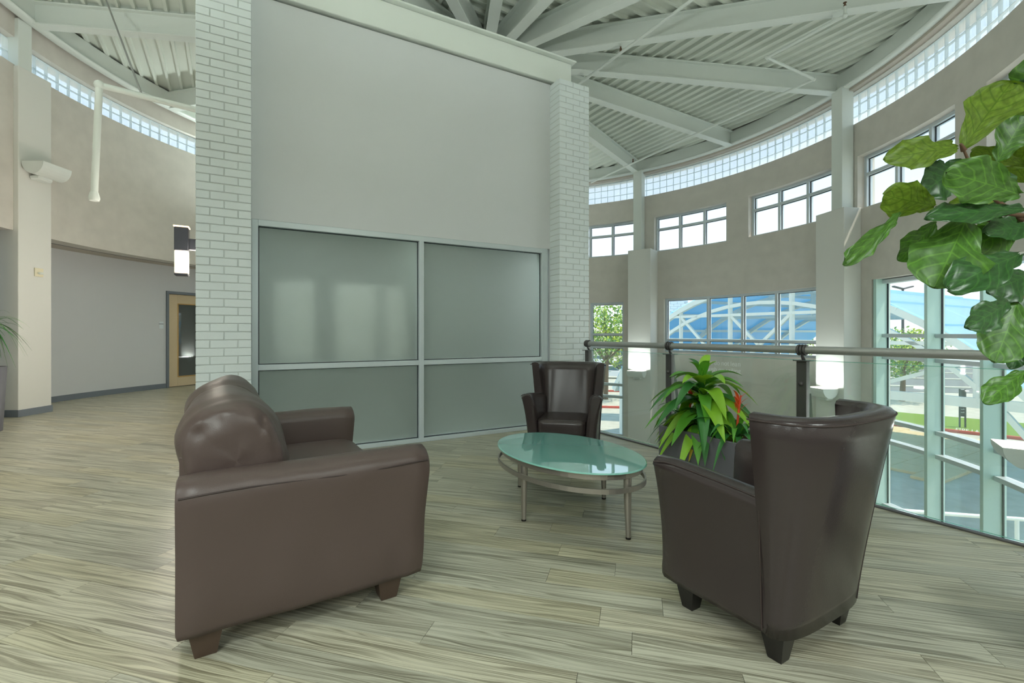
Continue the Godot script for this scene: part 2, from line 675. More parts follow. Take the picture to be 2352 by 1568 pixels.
# ------------------------------------------------------------------ the core with its frosted windows
func build_core() -> void:
	var st := new_st()
	wall_box(st, core(-0.43, 0), core(3.92, 0), 0.0, 0.2, 2.355, 4.53)
	wall_box(st, core(-0.43, 0), core(0.0, 0), 0.0, 0.2, 0.0, 2.355)
	wall_box(st, core(3.443, 0), core(3.92, 0), 0.0, 0.2, 0.0, 2.355)
	setting("wall_front", st, M.core_wall, "smooth white core wall above the frosted windows")
	st = new_st()
	wall_box(st, core(-0.43, 0.2), core(-0.43, 4.4), -0.2, 0.0, 0.0, 4.53)
	setting("wall_core_left", st, M.core_wall)
	st = new_st()
	wall_box(st, core(3.92, 0.2), core(3.92, 4.4), 0.0, 0.2, -0.3, 4.53)
	setting("wall_core_right", st, M.core_wall)
	st = new_st()
	wall_box(st, core(-0.43, 4.4), core(3.92, 4.4), -0.2, 0.0, 0.0, 4.53)
	setting("wall_core_back", st, M.core_wall)
	st = new_st()
	wall_box(st, core(-0.23, 0.2), core(3.72, 0.2), 0.0, 4.0, 2.75, 2.85)
	setting("ceiling_core", st, M.room_panel)
	st = new_st()
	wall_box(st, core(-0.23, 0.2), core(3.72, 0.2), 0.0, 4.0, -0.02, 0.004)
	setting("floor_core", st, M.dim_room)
	# channel beam on top of the wall
	var b := thing("top_beam", "white steel channel beam lying along the top of the core wall", "beam", v3(core(1.7, 0), 4.55))
	st = new_st()
	wall_box(st, core(-0.43, 0), core(3.76, 0), -0.05, 0.16, 4.55, 4.86, 0.006)
	var o := obj("web", st, M.steel_white)
	o.reparent(b)
	st = new_st()
	wall_box(st, core(-0.43, 0), core(3.80, 0), -0.115, 0.2, 4.862, 4.885, 0.004)
	o = obj("flange", st, M.steel_white)
	o.reparent(b)
	# frosted window
	var w := setting("window_1", null, null, "tall frosted glass window of four panes between the brick pillars")
	for r in [["jamb", 0.0, 0.056, 0.0, 2.355], ["jamb", 3.325, 3.413, 0.0, 2.355], ["mullion", 1.6697, 1.7262, 0.045, 2.30], ["sill", 0.056, 3.325, 0.0, 0.045], ["head", 0.056, 3.325, 2.295, 2.355], ["transom", 0.056, 1.6697, 0.881, 0.936], ["transom", 1.7262, 3.325, 0.881, 0.936]]:
		st = new_st()
		wall_box(st, core(r[1], 0), core(r[2], 0), 0.0, 0.12, r[3], r[4], 0.003)
		obj(r[0], st, M.alu, w)
	st = new_st()
	wall_box(st, core(3.413, 0), core(3.443, 0), 0.03, 0.12, 0.0, 2.355)
	obj("filler", st, M.alu, w)
	for c in [[0.056, 1.6697], [1.7262, 3.325]]:
		for r in [[0.045, 0.881], [0.936, 2.295]]:
			st = new_st()
			wall_box(st, core(c[0], 0), core(c[1], 0), 0.052, 0.062, r[0], r[1])
			obj("pane", st, M.frosted, w)
			st = new_st()
			for g in [[c[0], c[1], r[0], r[0] + 0.008], [c[0], c[1], r[1] - 0.008, r[1]], [c[0], c[0] + 0.008, r[0], r[1]], [c[1] - 0.008, c[1], r[0], r[1]]]:
				wall_box(st, core(g[0], 0), core(g[1], 0), 0.044, 0.052, g[2], g[3])
			obj("gasket", st, M.gasket, w)
	# what the frosted panes blur: an office, with boards added as bright patches
	for r in [["narrow pale board added for a blurred bright patch, leftmost", 0.22, 0.60], ["wide pale board added for a blurred bright patch, middle", 0.84, 1.28], ["pale board added for a blurred bright patch, next to the mullion", 1.40, 1.64]]:
		st = new_st()
		wall_box(st, core(r[1], 0.42), core(r[2], 0.42), 0.0, 0.04, 0.92, 1.78, 0.01)
		tag(obj("patch_board", st, M.room_panel), r[0], "board", "boards added as bright patches")
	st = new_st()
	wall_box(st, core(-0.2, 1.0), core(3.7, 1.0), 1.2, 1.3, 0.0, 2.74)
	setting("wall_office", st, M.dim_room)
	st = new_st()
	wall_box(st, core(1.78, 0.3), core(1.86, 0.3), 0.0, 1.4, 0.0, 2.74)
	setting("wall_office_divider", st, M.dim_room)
	for s in [0.8, 2.7]:  # lamps added to brighten the room behind the frosted panes
		fill_panel(v3(core(s, 0.36), 2.745), 0.9, 0.22, 0.8, "unseen light panel added to brighten the frosted glass, %s half" % ["left" if s < 1.0 else "right"], "added office fill lights")
	build_pillar(0.0 - 0.4345, 0.4356, [[0.2178, 0.2178], [0.1089, 0.2178, 0.1089]], "tall white painted brick pillar on the left of the frosted window")
	build_pillar(3.4433, 0.4806, [[0.2178, 0.1763, 0.0865], [0.104, 0.2178, 0.1588]], "tall white painted brick pillar on the right of the frosted window")

func fill_panel(at: Vector3, wx: float, wz: float, energy: float, label: String, group: String, turn := 0.0) -> void:  # unseen light panel added as fill
	var t := thing("fill_light", label, "ceiling light", at, turn, group)
	var st := new_st()
	bevel_box(st, Vector3(0, -0.012, 0), Vector3(wx + 0.06, 0.024, wz + 0.06), 0.004)
	obj("frame", st, M.steel_white, t)
	st = new_st()
	bevel_box(st, Vector3(0, -0.027, 0), Vector3(wx, 0.008, wz))
	if not M.has("diffuser"):
		var m := mat("diffuser", Color(0.95, 0.95, 0.92), 0.6)
		m.emission_enabled = true
		m.emission = Color(1.0, 0.98, 0.94)
		m.emission_energy_multiplier = 1.2
	obj("diffuser", st, M.diffuser, t)
	var l := AreaLight3D.new()
	l.name = "lamp"
	l.area_size = Vector2(wx, wz)
	l.light_energy = energy
	l.light_color = Color(0.95, 1.0, 0.98)
	l.shadow_enabled = true
	l.area_range = 40.0
	l.area_attenuation = 2.0
	t.add_child(l)
	l.position = Vector3(0, -0.04, 0)
	l.rotation.x = -HALF_PI

func build_pillar(s0: float, wid: float, rows: Array, label: String) -> void:
	var t := thing("brick_pillar", label, "pillar", v3(core(s0 + wid * 0.5, -0.1135), 0.0), atan2(D.y, D.x), "brick pillars of the core")
	# local x runs along the wall, local +z towards the room
	var st := new_st()
	bevel_box(st, Vector3(0, 4.515 * 0.5, -0.002), Vector3(wid - 0.012, 4.512, 0.227 - 0.012))
	obj("mortar", st, M.mortar, t)
	var n := 61
	var ch := 4.515 / n
	var cache := {}
	var rng := RandomNumberGenerator.new()
	rng.seed = int(wid * 1000)
	for k in n:
		var row: Array = rows[k % 2]
		var x := -wid * 0.5
		for i in row.size():
			var ln: float = row[i]
			var key := "%.4f" % ln
			if not cache.has(key):
				var b := new_st()
				bevel_box(b, Vector3.ZERO, Vector3(ln - (0.007 if true else 0.0), ch - 0.0075, 0.227), 0.0035)
				cache[key] = mesh_of(b)
			var o := obj("brick", cache[key], M.brick, t)
			o.position = Vector3(x + ln * 0.5, (k + 0.5) * ch, rng.randf_range(-0.0012, 0.0012))
			o.rotation.z = rng.randf_range(-0.0025, 0.0025)
			x += ln

# ------------------------------------------------------------------ round window wall
func in_holes(a: float, y: float, holes: Array) -> bool:
	for h in holes:
		if a > h[0] and a < h[1] and y > h[2] and y < h[3]:
			return true
	return false

func wall_cells(st: SurfaceTool, r0: float, r1: float, a0: float, a1: float, y0: float, y1: float, holes: Array) -> void:
	var as_ := [a0, a1]
	var ys := [y0, y1]
	for h in holes:
		for k in 2:
			if h[k] > a0 and h[k] < a1:
				as_.append(h[k])
			if h[2 + k] > y0 and h[2 + k] < y1:
				ys.append(h[2 + k])
	as_.sort()
	ys.sort()
	for i in as_.size() - 1:
		if as_[i + 1] - as_[i] < 0.001:
			continue
		var from := 0.0
		var running := false
		for j in ys.size() - 1:
			if ys[j + 1] - ys[j] < 0.0005:
				continue
			var solid := not in_holes((as_[i] + as_[i + 1]) * 0.5, (ys[j] + ys[j + 1]) * 0.5, holes)
			if solid and not running:
				running = true
				from = ys[j]
			if running and not solid:
				arc_box(st, r0, r1, as_[i], as_[i + 1], from, ys[j], 1.5)
				running = false
		if running:
			arc_box(st, r0, r1, as_[i], as_[i + 1], from, y1, 1.5)

const UPPER := [[18.2, 35.2], [40.26, 57.2], [62.06, 79.06], [83.94, 100.6], [105.5, 122.2]]

func build_round_wall() -> void:
	var holes: Array = []
	for u in UPPER:
		holes.append([u[0], u[1], 3.58, 4.59])
	holes.append([2.0, 140.0, 5.23, 5.84])
	holes.append([24.0, 32.65, -3.8, 2.18])
	holes.append([42.66, 77.4, 0.71, 2.22])
	holes.append([86.5, 131.0, -3.8, 2.22])
	var st := new_st()
	wall_cells(st, RW, RW + 0.36, 2.0, 140.0, -4.0, 6.6, holes)
	setting("wall_right", st, M.wall, "tall curved cream wall with rows of windows across the open well")
	# the part of the round wall that closes the ring overhead behind the camera, and the far side
	st = new_st()
	wall_cells(st, RW, RW + 0.36, 140.0, 232.0, 2.95, 6.6, [])
	wall_cells(st, RW, RW + 0.36, 302.0, 362.0, -4.0, 6.6, [])
	wall_cells(st, RW, RW + 0.36, 140.0, 302.0, -4.0, -0.3, [])
	setting("wall_back_ring", st, M.wall)
	# glass block band on the right
	var gb := setting("window_2", null, null, "curved clerestory band of wavy glass blocks above the right wall")
	glass_blocks(gb, 15.4, 113.0, 3, 5.23)
	st = new_st()
	arc_box(st, RW + 0.12, RW + 0.24, 2.0, 15.4, 5.23, 5.84)
	arc_box(st, RW + 0.12, RW + 0.24, 114.0, 140.0, 5.23, 5.84)
	stuff(obj("far_blocks", st, M.block, gb))
	# upper windows
	var n := 3
	for u in UPPER:
		var lab: String = ["far left, beside the brick pillar", "just right of the first steel column", "just left of the second steel column", "just right of the second steel column", "at the far right behind the fig leaves"][n - 3]
		ring_window("window_%d" % n, u[0], u[1], 3.58, 4.59, [1.0 / 3.0, 2.0 / 3.0], [0.65], RW + 0.20, 0.07, "high three-light window in the curved wall, " + lab)
		n += 1
	ring_window("window_8", 24.0, 32.65, -3.8, 2.18, [], [0.2625, 0.324, 0.518, 0.58, 0.771, 0.836], RW + 0.16, 0.09, "tall narrow window beside the right brick pillar looking out on trees")
	var w := ring_window("window_9", 42.66, 77.4, 0.71, 2.22, [0.287, 0.507, 0.714], [0.225], RW + 0.14, 0.075, "wide four-light window looking out on the blue canopy")
	w.set_meta("kind", "structure")
	curtain_wall()
	# ceiling-side trim under the ring beam
	st = new_st()
	arc_box(st, 6.93, RW + 0.002, 2.0, 140.0, 5.86, 5.95)
	setting("trim_1", st, M.taupe)

func glass_blocks(parent: Node3D, a0: float, a1: float, rows: int, y0: float) -> void:
	var step := 1.612
	var bh := 0.2
	var wv := deg_to_rad(step) * (RW + 0.14)
	var st := new_st()
	block_shape(st, wv - 0.006, bh - 0.006, 0.09)
	var mesh := mesh_of(st)
	var n := int((a1 - a0) / step)
	for i in n:
		for r in rows:
			var az := a0 + (i + 0.5) * step
			var o := obj("glass_block", mesh, M.block, parent)
			o.position = pol(RW + 0.14, az, y0 + (r + 0.5) * bh)
			o.rotation.y = -deg_to_rad(az)
	st = new_st()
	for i in n + 1:
		var az := a0 + i * step
		var p := pol(RW + 0.14, az, y0 + rows * bh * 0.5)
		bevel_box(st, p, Vector3(0.006, rows * bh, 0.05), 0.0, Basis(Vector3.UP, -deg_to_rad(az)))
	for r in range(0, rows + 1):
		arc_box(st, RW + 0.115, RW + 0.165, a0, a0 + n * step, y0 + r * bh - 0.003, y0 + r * bh + 0.003)
	obj("joint_grid", st, M.block_joint, parent)

func block_shape(st: SurfaceTool, w: float, h: float, d: float) -> void:
	# pillowed front and back faces
	var t := PackedVector3Array()
	for sz in [-1.0, 1.0]:
		var c := Vector3(0, 0, sz * d * 0.5)
		var k: Array[Vector3] = []
		for e in [Vector2(-1, -1), Vector2(1, -1), Vector2(1, 1), Vector2(-1, 1)]:
			k.append(Vector3(e.x * w * 0.5, e.y * h * 0.5, sz * d * 0.42))
		var inn: Array[Vector3] = []
		for e in [Vector2(-1, -1), Vector2(1, -1), Vector2(1, 1), Vector2(-1, 1)]:
			inn.append(Vector3(e.x * w * 0.36, e.y * h * 0.36, c.z))
		for i in 4:
			var j := (i + 1) % 4
			if sz > 0:
				q(t, k[i], k[j], inn[j], inn[i])
			else:
				q(t, k[j], k[i], inn[i], inn[j])
		if sz > 0:
			q(t, inn[0], inn[1], inn[2], inn[3])
		else:
			q(t, inn[3], inn[2], inn[1], inn[0])
	emit(st, t)

func ring_window(called: String, a0: float, a1: float, y0: float, y1: float, cols: Array, rows: Array, rg: float, fw: float, label: String) -> Node3D:
	var w := setting(called, null, null, label)
	var da := rad_to_deg(fw / rg)
	var dep := 0.06
	var st: SurfaceTool
	for j in [[a0, a0 + da * 0.8], [a1 - da * 0.8, a1]]:
		st = new_st()
		arc_box(st, rg - dep, rg + dep, j[0], j[1], y0, y1)
		obj("jamb", st, M.alu, w)
	for j in [["sill", y0, y0 + fw * 0.7], ["head", y1 - fw * 0.8, y1]]:
		st = new_st()
		arc_box(st, rg - dep, rg + dep, a0 + da * 0.8, a1 - da * 0.8, j[1], j[2])
		obj(j[0], st, M.alu, w)
	var xs := [a0 + da * 0.8]
	for c in cols:
		var m: float = lerpf(a0, a1, c)
		st = new_st()
		arc_box(st, rg - dep, rg + dep, m - da * 0.42, m + da * 0.42, y0 + fw * 0.7, y1 - fw * 0.8)
		obj("mullion", st, M.alu, w)
		xs.append(m - da * 0.42)
		xs.append(m + da * 0.42)
	xs.append(a1 - da * 0.8)
	var ys := [y0 + fw * 0.7]
	for r in rows:
		var m: float = lerpf(y0, y1, r)
		ys.append(m - fw * 0.4)
		ys.append(m + fw * 0.4)
	ys.append(y1 - fw * 0.8)
	for i in range(0, xs.size(), 2):
		for k in range(1, ys.size() - 1, 2):
			st = new_st()
			arc_box(st, rg - dep, rg + dep, xs[i], xs[i + 1], ys[k], ys[k + 1])
			obj("transom", st, M.alu, w)
		for k in range(0, ys.size(), 2):
			st = new_st()
			arc_box(st, rg + 0.005, rg + 0.017, xs[i], xs[i + 1], ys[k], ys[k + 1])
			obj("pane", st, M.pane, w)
			st = new_st()
			var ga := rad_to_deg(0.012 / rg)
			arc_box(st, rg - 0.012, rg + 0.004, xs[i], xs[i] + ga, ys[k], ys[k + 1])
			arc_box(st, rg - 0.012, rg + 0.004, xs[i], xs[i + 1], ys[k + 1] - 0.012, ys[k + 1])
			obj("gasket", st, M.gasket, w)
	return w

func curtain_wall() -> void:
	var w := setting("window_10", null, null, "tall curtain wall with deep pale green fins on the right")
	var rg := RW + 0.23
	var fins := [87.0, 95.75, 104.65, 113.5, 122.4, 130.6]
	var st: SurfaceTool
	for a in fins:
		st = new_st()
		var bs := Basis(Vector3.UP, -deg_to_rad(a))
		bevel_box(st, pol(RW + 0.135, a, -0.79), Vector3(0.065, 6.02, 0.26), 0.004, bs)
		obj("fin", st, M.fin, w)
	var bars := [-3.75, -2.23, -1.86, -0.70, -0.33, 0.81, 1.20, 2.17]
	var hw := rad_to_deg(0.033 / rg)
	for i in fins.size() - 1:
		var a0: float = fins[i] + hw
		var a1: float = fins[i + 1] - hw
		for k in bars.size():
			st = new_st()
			arc_box(st, rg - 0.11, rg + 0.04, a0, a1, bars[k] - 0.032, bars[k] + 0.032)
			obj("rail_bar", st, M.alu, w)
		for k in bars.size() - 1:
			st = new_st()
			arc_box(st, rg, rg + 0.012, a0, a1, bars[k] + 0.032, bars[k + 1] - 0.032)
			obj("pane", st, M.pane, w)
			st = new_st()
			var ga := rad_to_deg(0.018 / rg)
			arc_box(st, rg - 0.02, rg - 0.001, a0, a0 + ga, bars[k] + 0.032, bars[k + 1] - 0.032)
			arc_box(st, rg - 0.02, rg - 0.001, a1 - ga, a1, bars[k] + 0.032, bars[k + 1] - 0.032)
			obj("gasket", st, M.gasket, w)

# ------------------------------------------------------------------ roof: deck, radial beams, ring beam
func build_ceiling() -> void:
	var st := new_st()
	var rim := PackedVector2Array()
	for i in 72:
		rim.append(pol2(RW + 0.36, i * 5.0))
	prism(st, rim, 6.42, 6.6)
	var c := setting("ceiling", st, M.deck, "round ceiling of ribbed white metal deck on radial beams")
	for quad in 4:
		deck_sheet(c, 59.0 + quad * 90.0)
	# ring beam
	st = new_st()
	arc_box(st, 6.86, 6.90, 0, 360, 5.93, 6.25)
	obj("ring_beam_web", st, M.steel_white, c)
	st = new_st()
	var rings: Array = []
	for i in 121:
		var az := i * 3.0
		var ring := PackedVector3Array()
		for k in 10:
			var a := TAU * k / 10
			ring.append(pol(6.88 + cos(a) * 0.085, az, 5.935 + sin(a) * 0.038))
		rings.append(ring)
	loft(st, rings, false, true)
	obj("ring_beam_flange", st, M.steel_white, c)
	st = new_st()
	arc_box(st, 6.90, RW + 0.02, 0, 360, 6.02, 6.06)
	obj("ring_soffit", st, M.taupe, c)
	for i in 16:
		var az := 81.5 - i * 22.5
		var b := radial_beam(az)
		b.name = "beam"
		c.add_child(b, true)
	# hub
	st = new_st()
	lathe(st, v3(Vector2(CX, CF), 5.85), [Vector2(0.26, 0.0), Vector2(0.3, 0.02), Vector2(0.3, 0.4)], 24)
	obj("hub", st, M.steel_white, c)

func radial_beam(az: float) -> MeshInstance3D:
	var st := new_st()
	var a := pol2(0.22, az)
	var b := pol2(6.87, az)
	wall_box(st, a, b, -0.085, 0.085, 5.90, 5.922, 0.004)
	wall_box(st, a, b, -0.085, 0.085, 6.228, 6.25, 0.004)
	# web, slightly filled at the fillets so that it reads as rolled steel
	wall_box(st, a, b, -0.014, 0.014, 5.92, 6.23)
	for s in [-1.0, 1.0]:
		var d := (b - a).normalized()
		var n := Vector2(-d.y, d.x)
		var t := PackedVector3Array()
		q(t, v3(a + n * 0.014 * s, 5.945), v3(b + n * 0.014 * s, 5.945), v3(b + n * 0.045 * s, 5.923), v3(a + n * 0.045 * s, 5.923))
		emit(st, t)
	st.generate_normals()
	var o := MeshInstance3D.new()
	o.mesh = st.commit()
	o.set_surface_override_material(0, M.steel_white)
	return o

func deck_sheet(parent: Node3D, mid_az: float) -> void:
	# ribs run across the bisector of each quarter
	var m := deg_to_rad(mid_az)
	var p := Vector2(sin(m), cos(m))           # across the ribs
	var e := Vector2(p.y, -p.x)                # along the ribs
	var pitch := 0.211
	var prof := [[0.0, 0.0], [0.040, 0.0], [0.052, 0.055], [0.199, 0.055], [0.211, 0.0]]
	var st := new_st()
	var t := PackedVector3Array()
	var c := Vector2(CX, CF)
	var k := 0
	while k * pitch < 6.9:
		for i in 4:
			var u0: float = k * pitch + prof[i][0]
			var u1: float = k * pitch + prof[i + 1][0]
			if u1 > 6.93:
				continue
			var h0 := minf(u0, sqrt(maxf(0.0, 6.95 * 6.95 - u0 * u0)))
			var h1 := minf(u1, sqrt(maxf(0.0, 6.95 * 6.95 - u1 * u1)))
			var y0: float = 6.256 + prof[i][1]
			var y1: float = 6.256 + prof[i + 1][1]
			q(t, v3(c + p * u0 - e * h0, y0), v3(c + p * u0 + e * h0, y0), v3(c + p * u1 + e * h1, y1), v3(c + p * u1 - e * h1, y1))
		k += 1
	emit(st, t)
	obj("deck_sheet", st, M.deck, parent)

# ------------------------------------------------------------------ left side: corridor wall, soffit, door
func build_left_side() -> void:
	var st := new_st()
	wall_cells(st, RW, RW + 0.36, 258.0, 302.0, 2.77, 6.6, [[232.0, 302.0, 5.23, 5.64]])
	wall_cells(st, RW, RW + 0.36, 232.0, 258.0, 0.0, 6.6, [[232.0, 302.0, 5.23, 5.64]])
	setting("wall_left", st, M.wall, "curved upper wall of the left corridor below the glass blocks")
	st = new_st()
	wall_cells(st, 7.80, 8.1, 254.0, 306.0, 0.0, 2.95, [[288.7, 296.0, 0.0, 2.18]])
	setting("wall_left_lower", st, M.core_wall, "set-back lower wall of the left corridor with the wooden door")
	st = new_st()
	arc_box(st, RW + 0.002, 8.1, 258.0, 306.0, 2.772, 2.9)
	var sf := setting("trim_2", st, M.taupe, "soffit of the left corridor")
	st = new_st()
	arc_box(st, 7.36, 7.39, 266.0, 300.0, 2.768, 2.773)
	obj("slot", st, M.gasket, sf)
	st = new_st()
	arc_box(st, 7.785, 7.802, 258.2, 288.55, 0.0, 0.105)
	setting("baseboard_left", st, M.base, "dark grey rubber baseboard along the corridor wall")
	var gb := setting("window_11", null, null, "bright clerestory band of glass blocks above the left corridor")
	glass_blocks(gb, 250.0, 292.0, 2, 5.23)
	st = new_st()
	arc_box(st, RW + 0.12, RW + 0.24, 232.0, 250.0, 5.23, 5.64)
	arc_box(st, RW + 0.12, RW + 0.24, 292.0, 302.0, 5.23, 5.64)
	stuff(obj("far_blocks", st, M.block, gb))
	# door
	var d := setting("door_1", null, null, "pale wooden door with a tall glass light at the end of the corridor")
	for j in [[288.55, 288.95, 0.0, 2.2], [295.8, 296.2, 0.0, 2.2], [288.95, 295.8, 2.14, 2.2]]:
		st = new_st()
		arc_box(st, 7.77, 7.9, j[0], j[1], j[2], j[3])
		obj("door_frame", st, M.base, d)
	var a0 := pol2(7.83, 288.98)
	var a1 := pol2(7.83, 295.75)
	var dd := (a1 - a0).normalized()
	var wd := (a1 - a0).length()
	var leaf := func(s0: float, s1: float, y0: float, y1: float) -> void:
		var s2 := new_st()
		wall_box(s2, a0 + dd * s0, a0 + dd * s1, 0.0, 0.045, y0, y1, 0.003)
		obj("door_panel", s2, M.door_wood, d)
	leaf.call(0.0, 0.22, 0.012, 2.135)
	leaf.call(wd - 0.18, wd, 0.012, 2.135)
	leaf.call(0.22, wd - 0.18, 0.012, 0.22)
	leaf.call(0.22, wd - 0.18, 1.93, 2.135)
	st = new_st()
	for r in [[0.22, 0.24, 0.22, 1.93], [wd - 0.2, wd - 0.18, 0.22, 1.93], [0.24, wd - 0.2, 0.22, 0.24], [0.24, wd - 0.2, 1.91, 1.93]]:
		wall_box(st, a0 + dd * r[0], a0 + dd * r[1], -0.008, 0.05, r[2], r[3], 0.002)
	obj("glazing_bead", st, M.plank_2 if false else M.door_bead, d)
	st = new_st()
	wall_box(st, a0 + dd * 0.24, a0 + dd * (wd - 0.2), 0.018, 0.026, 0.24, 1.91)
	obj("pane", st, M.pane, d)
	for y in [0.25, 1.05, 1.85]:
		st = new_st()
		wall_box(st, a0 + dd * -0.012, a0 + dd * 0.006, -0.012, 0.01, y - 0.05, y + 0.05, 0.003)
		obj("hinge", st, M.post_steel, d)
	# dim office behind the door
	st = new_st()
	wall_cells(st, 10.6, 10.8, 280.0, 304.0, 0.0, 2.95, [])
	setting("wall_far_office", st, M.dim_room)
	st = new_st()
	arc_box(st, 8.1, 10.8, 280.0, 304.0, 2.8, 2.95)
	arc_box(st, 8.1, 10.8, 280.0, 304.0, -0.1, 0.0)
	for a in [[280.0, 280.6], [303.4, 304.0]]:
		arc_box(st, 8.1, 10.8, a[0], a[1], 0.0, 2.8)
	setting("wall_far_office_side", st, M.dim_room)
	st = new_st()
	bevel_box(st, pol(9.3, 292.5, 0.55), Vector3(1.0, 0.5, 0.4), 0.02, Basis(Vector3.UP, -deg_to_rad(292.5)))
	bevel_box(st, pol(9.3, 292.5, 0.15), Vector3(0.9, 0.3, 0.35), 0.01, Basis(Vector3.UP, -deg_to_rad(292.5)))
	tag(obj("credenza", st, M.leg_orange), "brown wooden credenza seen through the glass of the corridor door", "cabinet")
	# door sign plate
	st = new_st()
	var p0 := pol2(7.795, 288.55) - dd * 0.22
	wall_box(st, p0, p0 + dd * 0.165, -0.006, 0.004, 1.345, 1.44)
	wall_box(st, p0, p0 + dd * 0.165, -0.006, 0.004, 1.455, 1.5)
	var sg := tag(obj("room_sign", st, M.sign_plate), "small pale room sign on the wall beside the corridor door", "sign")
	st = new_st()
	wall_box(st, p0, p0 + dd * 0.165, -0.007, 0.003, 1.441, 1.454)
	obj("strip", st, M.base).reparent(sg)
	# left pier with its step and column
	var pr := thing("left_pier", "cream pier at the left edge carrying a sconce and a signal plate", "pier", Vector3(-7.63, 0, -7.18))
	st = new_st()
	bevel_box(st, Vector3(0, 2.605, 0), Vector3(0.64, 5.21, 0.5), 0.006)
	obj("shaft", st, M.pier, pr)
	st = new_st()
	bevel_box(st, Vector3(0, 0.0525, 0), Vector3(0.665, 0.105, 0.525), 0.004)
	obj("baseboard", st, M.base, pr)
	st = new_st()
	bevel_box(st, Vector3(0.17, 5.57, 0.13), Vector3(0.26, 0.72, 0.2), 0.006)
	obj("column", st, M.steel_white, pr)
	sconce("trough sconce on the left pier near the corridor, switched off", Vector3(-7.308, 3.62, -7.19), Vector3(1, 0, 0), Vector3(0, 0, 1), 0.0)
	var sd := thing("signal_plate", "ivory alarm signal plate on the left pier", "alarm", Vector3(-7.307, 2.18, -7.22))
	st = new_st()
	bevel_box(st, Vector3(0.008, 0, 0), Vector3(0.016, 0.13, 0.13), 0.004)
	obj("plate", st, M.ivory, sd)
	st = new_st()
	bevel_box(st, Vector3(0.04, -0.015, 0.0), Vector3(0.06, 0.035, 0.06), 0.012)
	obj("horn", st, M.steel_white, sd)
	# box lamp on the flank of the core, two unseen ones added as corridor fill
	wall_lamp("dark box wall lamp with a glowing lower shade on the left brick pillar", core(-0.4345, -0.05), 0.10)
	wall_lamp("unseen box wall lamp added further along the core as corridor fill", core(-0.43, 1.7), 0.6)
	wall_lamp("last unseen box wall lamp added on the core as corridor fill", core(-0.43, 3.4), 0.6)

func wall_lamp(label: String, lp: Vector2, energy: float) -> void:
	var lt := thing("wall_lamp", label, "wall lamp", v3(lp, 1.99), atan2(D.y, D.x), "box wall lamps of the core")
	var st := new_st()
	bevel_box(st, Vector3(-0.035, 0.06, 0.0), Vector3(0.075, 0.10, 0.06), 0.004)
	obj("bracket", st, M.lamp_body, lt)
	st = new_st()
	bevel_box(st, Vector3(-0.115, 0.10, 0.0), Vector3(0.105, 0.21, 0.105), 0.004)
	obj("housing", st, M.lamp_body, lt)
	st = new_st()
	bevel_box(st, Vector3(-0.115, -0.105, 0.0), Vector3(0.10, 0.20, 0.10), 0.006)
	obj("lamp_shade", st, M.shade_glow, lt)
	st = new_st()
	bevel_box(st, Vector3(-0.115, 0.211, 0.0), Vector3(0.115, 0.012, 0.115), 0.002)
	obj("lamp_lens", st, M.shade_glow, lt)
	st = new_st()
	bevel_box(st, Vector3(-0.115, -0.216, 0.0), Vector3(0.105, 0.022, 0.105), 0.006)
	obj("base_cap", st, M.lamp_body, lt)
	var ol := OmniLight3D.new()
	ol.name = "glow"
	ol.light_color = Color(1.0, 0.96, 0.91)
	ol.light_energy = energy
	ol.light_size = 0.04
	ol.omni_range = 30.0
	ol.omni_attenuation = 2.0
	ol.shadow_enabled = true
	lt.add_child(ol)
	ol.position = Vector3(-0.115, -0.105, 0.0)

func sconce(label: String, at: Vector3, out: Vector3, along: Vector3, energy: float) -> void:
	# half-barrel trough: flat open top, round belly, D-shaped ends
	var t := thing("trough_sconce", label, "sconce", at, 0.0, "trough sconces on the piers")
	var rings: Array = []
	var inner: Array = []
	for s in [-0.225, 0.225]:
		var ring := PackedVector3Array()
		for k in 13:
			var a := PI * k / 12.0
			ring.append(along * s + out * (0.17 - cos(a) * 0.165) + Vector3.UP * (0.19 - sin(a) * 0.185))
		rings.append(ring)
	var st := new_st()
	var th := PackedVector3Array()
	for k in 12:
		q(th, rings[0][k], rings[0][k + 1], rings[1][k + 1], rings[1][k])
	for e in 2:
		for k in range(1, 12):
			th.append_array([rings[e][0], rings[e][k], rings[e][k + 1]])
	for k in 12:
		var c0: Vector3 = rings[0][k] + Vector3.UP * 0.012
	emit(st, th)
	obj("trough", st, M.sconce, t)
	st = new_st()
	var bs := Basis(out, Vector3.UP, along)
	bevel_box(st, out * 0.17 + Vector3.UP * 0.188, Vector3(0.315, 0.006, 0.43), 0.0, bs)
	obj("lamp_lens", st, M.sconce_glow if energy > 0.0 else M.sconce, t)
	st = new_st()
	bevel_box(st, out * 0.08 + Vector3.UP * -0.01, Vector3(0.16, 0.07, 0.22), 0.02, bs)
	obj("bracket", st, M.sconce, t)
	if energy <= 0.0:
		return
	var l := AreaLight3D.new()
	l.name = "uplight"
	l.area_size = Vector2(0.30, 0.42)
	l.light_energy = energy
	l.light_color = Color(0.95, 1.0, 0.985)
	l.shadow_enabled = true
	l.area_range = 40.0
	l.area_attenuation = 2.0
	t.add_child(l)
	l.transform = Transform3D(Basis(out, -along if out.cross(-along).y < 0.0 else along, Vector3.DOWN), out * 0.17 + Vector3.UP * 0.205)

